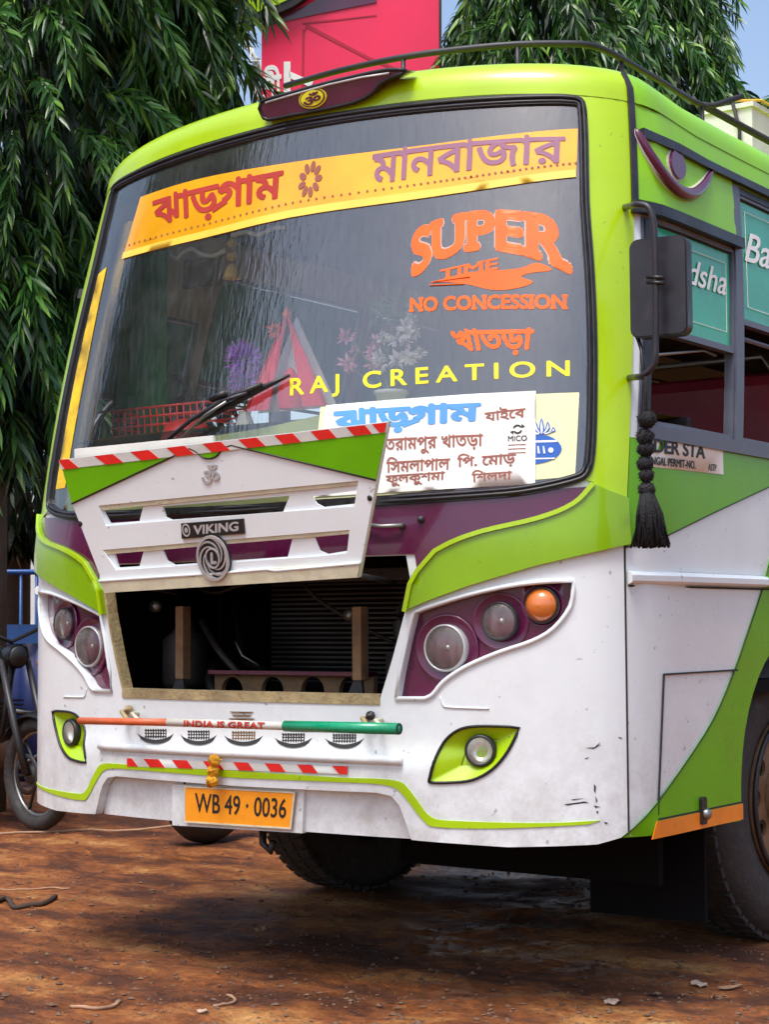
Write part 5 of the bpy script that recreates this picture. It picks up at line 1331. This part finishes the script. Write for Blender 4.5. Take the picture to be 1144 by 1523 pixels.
# ================================================================== MOTORCYCLE
c0=at(56,1236,9.38)
mc=empty('motorcycle',(c0[0],c0[1],0)); tag(mc,'black motorcycle parked at the left edge with its front wheel turned this way','motorcycle')
hd=_r*.70-np.array([_fw[0],_fw[1],0])*.71; mc.rotation_euler=(0,0,math.atan2(hd[1],hd[0]))
def mcw(name,x):
    w=empty(name,(x,0,.30),mc); 
    V,F=[],[]
    V,F=tube_geo([vec(.262*math.cos(a),0,.262*math.sin(a)) for a in np.linspace(0,2*math.pi,41)],.042,10,False); meshobj('tyre',V,F,M['tyre'],w,True)
    V,F=tube_geo([vec(.222*math.cos(a),0,.222*math.sin(a)) for a in np.linspace(0,2*math.pi,41)],.012,8,False); meshobj('rim',V,F,M['steel'],w,True)
    V,F=multi([tube_geo([vec(.02*math.cos(a),.0,.02*math.sin(a)),vec(.22*math.cos(a+.12),0,.22*math.sin(a+.12))],.009,6) for a in np.linspace(0,2*math.pi,7)[:-1]]); meshobj('spokes',V,F,M['darksteel'],w,True)
    lathe('hub',vec(0,-.06,0),(0,1,0),[(0,0),(.05,0),(.06,.03),(.06,.09),(.05,.12),(0,.12)],M['darksteel'],w,20)
    lathe('brake_disc',vec(0,-.075,0),(0,1,0),[(.085,0),(.11,0),(.11,.004),(.085,.004)],M['darksteel'],w,28)
mcw('front_wheel',0); mcw('rear_wheel',-1.28)
for y in (-.085,.085): tube('fork_leg',[vec(.02,y,.30),vec(-.10,y,.55),vec(-.24,y,.90)],[.024,.020,.017],M['darksteel'] ,mc,10); tube('fork_tube',[vec(-.10,y,.56),vec(-.27,y,.97)],.014,M['chrome'],mc,10)
gs=[]
V=[];F=[]
for i in range(15):
    a=math.radians(20+130*i/14)
    for j in range(5):
        y=-.065+.13*j/4; r_=.335-.02*abs(j-2)**1.5*.5; V.append(vec(r_*math.cos(a),y,.30+r_*math.sin(a)))
for i in range(14):
    for j in range(4): F.append((i*5+j,i*5+j+1,(i+1)*5+j+1,(i+1)*5+j))
mo2=meshobj('front_mudguard',V,F,M['black'],mc,True); sm=mo2.modifiers.new('s','SOLIDIFY'); sm.thickness=.004
tube('handlebar',[vec(-.42,-.34,1.06),vec(-.30,-.22,1.08),vec(-.27,0,1.0),vec(-.30,.22,1.08),vec(-.42,.34,1.06)],.012,M['darksteel'],mc,8)
for s_ in (-1,1): tube('grip',[vec(-.37,s_*.29,1.07),vec(-.45,s_*.38,1.055)],.018,M['rubber'],mc); tube('mirror_stem',[vec(-.31,s_*.22,1.08),vec(-.30,s_*.28,1.24)],.006,M['darksteel'],mc); lathe('mirror',vec(-.30,s_*.29,1.26),(1,0,.1),[(.055,-.01),(.055,.005),(.03,.015),(0,.018)],M['black'],mc,18)
lathe('headlamp',vec(-.20,0,.92),(1,0,-.1),[(.03,-.12),(.05,-.06),(.06,0),(.055,.01),(0,.02)],M['darksteel'],mc,24)
lathe('headlamp_shell',vec(-.20,0,.92),(1,0,-.1),[(0,-.14),(.04,-.12),(.062,-.05),(.065,0)],M['black'],mc,24)
for s_ in (-1,1): lathe('indicator',vec(-.22,s_*.16,.88),(1,0,0),[(0,-.03),(.02,-.02),(.025,.01),(0,.02)],M['amber'],mc,12)
def blob(name,secs,m,parent,n=14):
    V=[];F=[]
    for (x,z,ry_,rz_) in secs:
        for k in range(n):
            a=2*math.pi*k/n; V.append(vec(x,ry_*math.cos(a),z+rz_*math.sin(a)))
    for i in range(len(secs)-1):
        for k in range(n): F.append((i*n+k,i*n+(k+1)%n,(i+1)*n+(k+1)%n,(i+1)*n+k))
    F.append(tuple(range(n))[::-1]); F.append(tuple(range((len(secs)-1)*n,len(secs)*n))); return meshobj(name,V,F,m,parent,True)
blob('fuel_tank',[(-.34,.86,.04,.04),(-.40,.87,.12,.10),(-.52,.88,.15,.12),(-.68,.84,.13,.10),(-.78,.79,.07,.05)],M['black'],mc)
blob('seat',[(-.74,.80,.06,.03),(-.85,.80,.12,.05),(-1.1,.82,.14,.05),(-1.45,.87,.11,.045),(-1.52,.88,.05,.02)],M['rubber'],mc)
blob('engine_block',[(-.36,.45,.08,.08),(-.42,.45,.13,.15),(-.62,.42,.15,.17),(-.78,.40,.12,.13)],M['steel'],mc)
for k in range(7): box('cooling_fin',(-.52+.0*k,-.14,.52+.025*k),(-.36,.14,.53+.025*k),M['darksteel'],mc)
tube('exhaust',[vec(-.38,-.06,.50),vec(-.32,-.10,.38),vec(-.40,-.14,.26),vec(-.85,-.16,.27),vec(-1.0,-.17,.30),vec(-1.5,-.18,.38)],[.02,.02,.02,.022,.045,.042],M['chrome'],mc,12)
tube('frame_tube',[vec(-.25,0,.92),vec(-.34,0,.55),vec(-.45,0,.25),vec(-.85,0,.28),vec(-.95,0,.75)],.02,M['black'],mc,8); tube('frame_tube',[vec(-.25,0,.92),vec(-.9,0,.72),vec(-1.5,0,.80)],.02,M['black'],mc,8)
tube('leg_guard',[vec(-.32,-.06,.62),vec(-.30,-.24,.60),vec(-.30,-.26,.40),vec(-.36,-.10,.30)],.014,M['steel'],mc,8); tube('leg_guard',[vec(-.32,.06,.62),vec(-.30,.24,.60),vec(-.30,.26,.40),vec(-.36,.10,.30)],.014,M['steel'],mc,8)
for y in (-.1,.1): tube('swing_arm',[vec(-.85,y,.32),vec(-1.28,y,.30)],.018,M['black'],mc); tube('shock_absorber',[vec(-1.2,y,.34),vec(-1.05,y,.70)],.025,M['darksteel'],mc)
blob('rear_mudguard',[(-1.25,.66,.06,.02),(-1.5,.72,.07,.03),(-1.68,.62,.06,.03)],M['black'],mc)
# ================================================================== BLUE FENCE
M['blue']=mat('blue_fence_paint',(.015,.10,.36,1),.4,coat=.2,var=.25,dirt=.3,scale=6); M['navy']=mat('navy_tin_sheet',(.012,.03,.16,1),.4,var=.3,scale=3,dirt=.25)
M['palewall']=mat('pale_limewash',(.62,.68,.70,1),.9,var=.1,scale=2,dirt=.4,dirtcol=(.35,.35,.32,1))
fo=at(28,930,12.5); fdir=np.array([_r[0],_r[1],0]); 
fe=empty('blue_railing',(fo[0],fo[1],0)); tag(fe,'blue painted metal railing behind the motorcycle','railing'); fe.rotation_euler=(0,0,math.atan2(fdir[1],fdir[0]))
zt_=1.0947+(930-852)/2618*12.5
for z in (zt_,zt_-.42): tube('rail',[vec(-4,0,z),vec(3.2,0,z)],.02,M['blue'],fe,8)
bar_me=None
for i in range(66):
    x=-3.95+i*.11
    if bar_me is None:
        o=tube('upright',[vec(0,0,.05),vec(0,0,zt_)],.011,M['blue'],fe,6); bar_me=o.data
    else: o=link('upright',bar_me,None,fe)
    o.location=(x,0,0)
for x in (-3.0,-1.2,.16,1.6,3.1): box('post',(x-.03,-.03,0),(x+.03,.03,zt_+.05),M['blue'],fe,bev=.004)
shq_=empty('blue_sheet_fence',tuple(np.append(at(20,930,12.1)[:2],0))); tag(shq_,'dark blue sheet metal panels below the railing','metal sheet'); shq_.rotation_euler=fe.rotation_euler
for i in range(6):
    x=-3+i*.95; V=[];F=[]
    for k in range(20):
        xx=x+.94*k/19; 
        for z in (.02,1.0947-.06): V.append(vec(xx,.02*math.sin(k*1.6),z))
    for k in range(19): F.append((2*k,2*k+2,2*k+3,2*k+1))
    o=meshobj('sheet_panel',V,F,M['navy'],shq_,True); s2_=o.modifiers.new('s','SOLIDIFY'); s2_.thickness=.004
    box('top_strip',(x,-.03,1.0947-.13),(x+.94,-.02,1.0947+.0),M['blue'],shq_)
wl=at(20,930,24); wbx=box('white_wall',(-9,-.12,0),(7,.12,2.35),M['palewall'],None); wbx.location=(wl[0],wl[1],0); wbx.rotation_euler=(0,0,math.atan2(fdir[1],fdir[0])); tag(wbx,'low white wall beyond the blue railing','wall')
# ================================================================== RED SIGNBOARD
M['redboard']=mat('magenta_red_board',(.88,.008,.085,1),.45,coat=.25,var=.12,scale=.8)
M['boardline']=mat('dark_red_line',(.45,.004,.04,1),.5)
bo_=at(520,150,13); bd_=np.array([_r[0],_r[1],0]); 
sg_=empty('red_signboard',(bo_[0],bo_[1],0)); tag(sg_,'tall magenta red board with white letters and a lime arched edge behind the bus','signboard')
BP=Plane(vec(bo_[0],bo_[1],bo_[2]),bd_,(0,0,1)); 
def off0(ob):
    l=Vector(sg_.location)
    for v in ob.data.vertices: v.co-=l
    return ob
off0(patch('board_panel',BP,BP.pts([(389,-180),(653,-180),(653,330),(389,330)]),M['redboard'],sg_,th=.08))
off0(patch('board_side_edge',BP,BP.pts([(653,-180),(657,-180),(657,330),(653,330)]),M['interior'],sg_,off=.01,th=.1))
off0(patch('lime_arch',BP,cr(BP.pts([(350,45),(356,20),(368,5),(395,-20),(470,-70),(560,-110)]),3)+cr(BP.pts([(566,-85),(475,-28),(430,6),(385,24),(366,36),(356,52)]),3),M['lime'],sg_,off=.10,th=.12))
off0(patch('arch_rubber',BP,cr(BP.pts([(356,52),(366,36),(385,24),(430,6),(475,-28)]),3)+cr(BP.pts([(480,-15),(436,16),(392,33),(373,45),(366,62)]),3),M['black'],sg_,off=.09,th=.08))
off0(patch('board_shade_band',BP,BP.pts([(392,34),(436,17),(560,-40),(560,4),(470,22),(392,40)]),M['purple'],sg_,off=.01,th=.01))  # purple band paints the shading below the arch onto the board
for q in ([(452,52),(455,35),(548,84),(650,126),(650,129),(546,88),(456,42)],[(450,44),(453,44),(451,150),(448,150)],[(450,34),(560,22),(560,24),(450,37)]): off0(patch('board_line',BP,BP.pts(q),M['boardline'],sg_,off=.004,th=.004))  # thin darker red lines across the board
o=off0(text_on('board_lettering',BP,'শ্রী'.replace('্র',''),[(388,100),(418,94),(420,148),(388,152)],M['whitetext'],sg_,off=.006,th=.004,bold=.03))
off0(patch('board_lettering',BP,BP.pts([(422,92),(432,92),(432,140),(422,142)]),M['whitetext'],sg_,off=.006,th=.004))
off0(patch('board_lettering',BP,BP.pts([(430,106),(466,122),(462,130),(430,116)]),M['whitetext'],sg_,off=.006,th=.004))
for x in (-.8,.5): box('signboard_post',(x-.06,.1,0),(x+.06,.22,4.5),M['steel'],sg_)
# striped ribbons hanging beside the board
rbn=empty('white_streamer',tuple(at(372,60,12.6))); tag(rbn,'pale twisted streamer hanging left of the red board','streamer')
R=np.random.default_rng(8); g=[]
pts=[at(x,y,12.6) for x,y in cr([(358,50),(362,62),(370,72),(378,88),(384,105),(380,125),(386,148)],3)]
for k in range(3):
    V,F=tube_geo([p+R.normal(size=3)*.02 for p in pts],.012,5); g.append(meshobj('ribbon_strand',V,F,M['board'],None,True))
loc(rbn,*g)
# ================================================================== TREES
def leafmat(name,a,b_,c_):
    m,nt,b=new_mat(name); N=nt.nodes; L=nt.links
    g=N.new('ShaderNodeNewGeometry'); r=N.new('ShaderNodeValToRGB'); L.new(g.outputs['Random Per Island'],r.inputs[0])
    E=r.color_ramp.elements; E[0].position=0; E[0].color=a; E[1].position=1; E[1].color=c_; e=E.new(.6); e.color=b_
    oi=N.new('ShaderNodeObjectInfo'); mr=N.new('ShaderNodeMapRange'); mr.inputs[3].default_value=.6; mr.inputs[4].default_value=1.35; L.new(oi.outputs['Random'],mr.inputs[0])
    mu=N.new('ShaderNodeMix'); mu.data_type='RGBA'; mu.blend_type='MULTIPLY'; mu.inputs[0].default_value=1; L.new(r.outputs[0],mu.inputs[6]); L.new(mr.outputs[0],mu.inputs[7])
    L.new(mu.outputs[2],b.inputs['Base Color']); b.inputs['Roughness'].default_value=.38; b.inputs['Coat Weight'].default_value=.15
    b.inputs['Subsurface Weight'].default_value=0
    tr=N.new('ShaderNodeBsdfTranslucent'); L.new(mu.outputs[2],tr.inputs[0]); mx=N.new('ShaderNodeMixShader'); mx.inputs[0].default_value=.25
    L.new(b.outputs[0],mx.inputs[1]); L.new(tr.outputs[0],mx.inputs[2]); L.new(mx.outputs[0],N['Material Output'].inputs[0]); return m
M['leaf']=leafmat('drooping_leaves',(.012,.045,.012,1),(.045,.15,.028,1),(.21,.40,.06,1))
M['leafshade']=leafmat('shaded_leaf_copy',(.006,.02,.008,1),(.015,.05,.015,1),(.04,.10,.03,1))  # shaded copy of the leaf colours, darkens inner and back foliage
M['bark']=mat('grey_brown_bark',(.10,.08,.06,1),.9,var=.3,scale=8,bump=.6,bscale=30)
def leaf_geo(p,d,up_,L,w,droop=.25):
    d=d/np.linalg.norm(d); s=np.cross(d,up_); s/=np.linalg.norm(s)+1e-9; u=np.cross(s,d)
    q1=p+d*L*.35-vec(0,0,1)*L*droop*.08; q2=p+d*L*.72-vec(0,0,1)*L*droop*.35; q3=p+d*L-vec(0,0,1)*L*droop
    f=u*w*.25
    return [p,q1+s*w+f,q1,q1-s*w+f,q2+s*w*.7+f*.7,q2,q2-s*w*.7+f*.7,q3],[(0,1,2),(0,2,3),(1,4,5,2),(2,5,6,3),(4,7,5),(5,7,6)]
def spray(seedv,length=.6,n=26,leafL=.17):
    R=np.random.default_rng(seedv); V=[];F=[]
    pts=[vec(0,0,0)]; d=vec(.75,0,-.1)
    for i in range(8): d=d+vec(0,0,-.26)+R.normal(size=3)*.05; d/=np.linalg.norm(d); pts.append(pts[-1]+d*length/8)
    v,f=tube_geo(pts,.004,4); V+=v; F+=f
    for i in range(n):
        t=(.1+.9*i/(n-1))*8; j=min(int(t),7); p=pts[j]*(1-(t-j))+pts[j+1]*(t-j); dd=pts[j+1]-pts[j]; dd/=np.linalg.norm(dd)
        a=i*2.4+R.random()*.6; sx=np.cross(dd,vec(0,1,.1)); sx/=np.linalg.norm(sx); sy=np.cross(dd,sx)
        out=(sx*math.cos(a)+sy*math.sin(a))*(.75)+dd*.75+vec(0,0,-.45)
        v,f=leaf_geo(p,out,R.normal(size=3),leafL*(.75+.4*R.random()),leafL*.085,.3); b=len(V); V+=v; F+=[tuple(b+k for k in q) for q in f]
    me=bpy.data.meshes.new('leaf_spray'); setmesh(me,V,F,True); return me
SPR=[spray(100+i,.50+.12*(i%3),40+5*(i%3),.118+.016*(i%4)) for i in range(9)]
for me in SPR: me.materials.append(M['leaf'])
def tree(name,base,h0,h1,rad_fn,label,nsp=290,nst=5000,trunk_r=.14,seedv=0,face=True,group=None,leafL=.16,dense=1.0):
    R=np.random.default_rng(seedv); t=empty(name,(base[0],base[1],0)); tag(t,label,'tree',group)
    V,F=tube_geo([vec(0,0,-.05),vec(.03,0,h1*.3),vec(-.04,.02,h1*.6),vec(0,0,h1*.97)],[trunk_r,trunk_r*.8,trunk_r*.5,.02],10); meshobj('trunk',V,F,M['bark'],t,True)
    tocam=np.array([CC[0]-base[0],CC[1]-base[1]]); ca=math.atan2(tocam[1],tocam[0])
    for i in range(16):
        z=h0+(h1-h0)*(i+.5)/16; a=R.random()*6.28; r=rad_fn(z)*.8
        V,F=tube_geo([vec(0,0,z),vec(math.cos(a)*r*.5,math.sin(a)*r*.5,z+.12),vec(math.cos(a)*r,math.sin(a)*r,z-.15)],[.035,.022,.008],6); meshobj('limb',V,F,M['bark'],t,True)
    for i in range(nsp):
        z=h0+.3+(h1-h0-.3)*R.random()**1.0; a=ca+(R.random()-.5)*(3.6 if face else 6.28); r=rad_fn(z)*(.72+.22*R.random()+.12*math.sin(z*5+a*3))
        o=link('leaf_spray',SPR[i%9],None,t); sc_=.85+.4*R.random(); o.scale=(sc_,)*3
        o.location=(math.cos(a)*r,math.sin(a)*r,z); o.rotation_euler=(R.normal()*.2,R.normal()*.25,a+R.normal()*.5)
    V=[];F=[]
    for i in range(nst):
        z=h0+(h1-h0)*R.random(); a=R.random()*6.28; r=rad_fn(z)*(.3+.62*R.random()**.6)
        p=vec(math.cos(a)*r,math.sin(a)*r,z); d=vec(math.cos(a+R.normal()*.6)*.5,math.sin(a+R.normal()*.6)*.5,-.9)
        L_=leafL*(.9+.5*R.random()); d/=np.linalg.norm(d); s=np.cross(d,R.normal(size=3)); s/=np.linalg.norm(s); w=L_*.10
        b=len(V); V+=[p,p+d*L_*.45+s*w,p+d*L_,p+d*L_*.45-s*w]; F.append((b,b+1,b+2,b+3))
    o=meshobj('foliage',V,F,M['leafshade'],t); tag(o,kind='stuff')
    return t
def col(r,h0,h1): return lambda z: r*(min(1,(z-h0)/.8+.25))*(1 if z<h1-1.5 else max(.05,(h1-z)/1.5)**.7)
b1=at(-25,900,10.3); b2=at(185,900,11.2); b3=at(150,900,13.8); b4=at(20,900,14.5)
tree('weeping_tree',b1,2.0,6.6,lambda z:(.48 if z<3.5 else min(.8,.48+(z-3.5)*1.2))*min(1,(z-2.0)/.5+.4),'large weeping tree with drooping leaves at the far left behind the motorcycle',seedv=1,nst=7000)
tree('weeping_tree',b2,3.0,6.9,lambda z:.22+.16*min(1,max(0,(z-3.0)/.8)),'weeping tree hanging just behind the left corner of the bus roof',seedv=2,nst=5000)
tree('weeping_tree',b3,3.2,7.4,lambda z:.55,'weeping tree beside the lime edge of the red signboard',seedv=3,nst=5000)
tree('weeping_tree',b4,1.75,8,col(2.0,1.75,8),'dense tree in shade-dark leaf colours behind the two left weeping trees',seedv=4,nst=20000,leafL=.22,nsp=0)
b5=at(808,900,13.0); b6=at(960,900,14.2); b7=at(1190,900,16.5)
tree('weeping_tree',b5,2.2,6.5,col(.78,2.2,6.5),'weeping tree directly right of the red signboard above the bus roof',seedv=5,nst=9000)
def r6(z): return 1.15*min(1,(z-2.0)/.8+.25)*(1 if z<4.6 else max(.05,(7.2-z)/2.6))
tree('weeping_tree',b6,2.2,7.2,r6,'tall weeping tree tapering beside the open sky above the roof rack',seedv=6,nst=10000)
tree('weeping_tree',b7,2.2,6.15,col(.95,2.2,6.15),'weeping tree cut by the right edge behind the roof bundle',seedv=7,nst=7000,nsp=160)
# row of roadside trees across the stand, mirrored in the windscreen's left half
def refl(px,py,dist):
    a,b=sh(px,py); P=S(a,b); e1=S(a+.01,b)-P; e2=S(a,b+.01)-P; n=np.cross(e1,e2); n/=np.linalg.norm(n); d=P-CC; d/=np.linalg.norm(d); r=d-2*(d@n)*n; return P+r*dist,r
TR_EXTRA=True
q,r_=refl(240,470,11)
tree('roadside_tree',q,1.2,9.5,col(3.0,1.2,9.5),'broad dark tree across the stand mirrored in the left of the windscreen',seedv=11,nst=22000,nsp=120,leafL=.3)
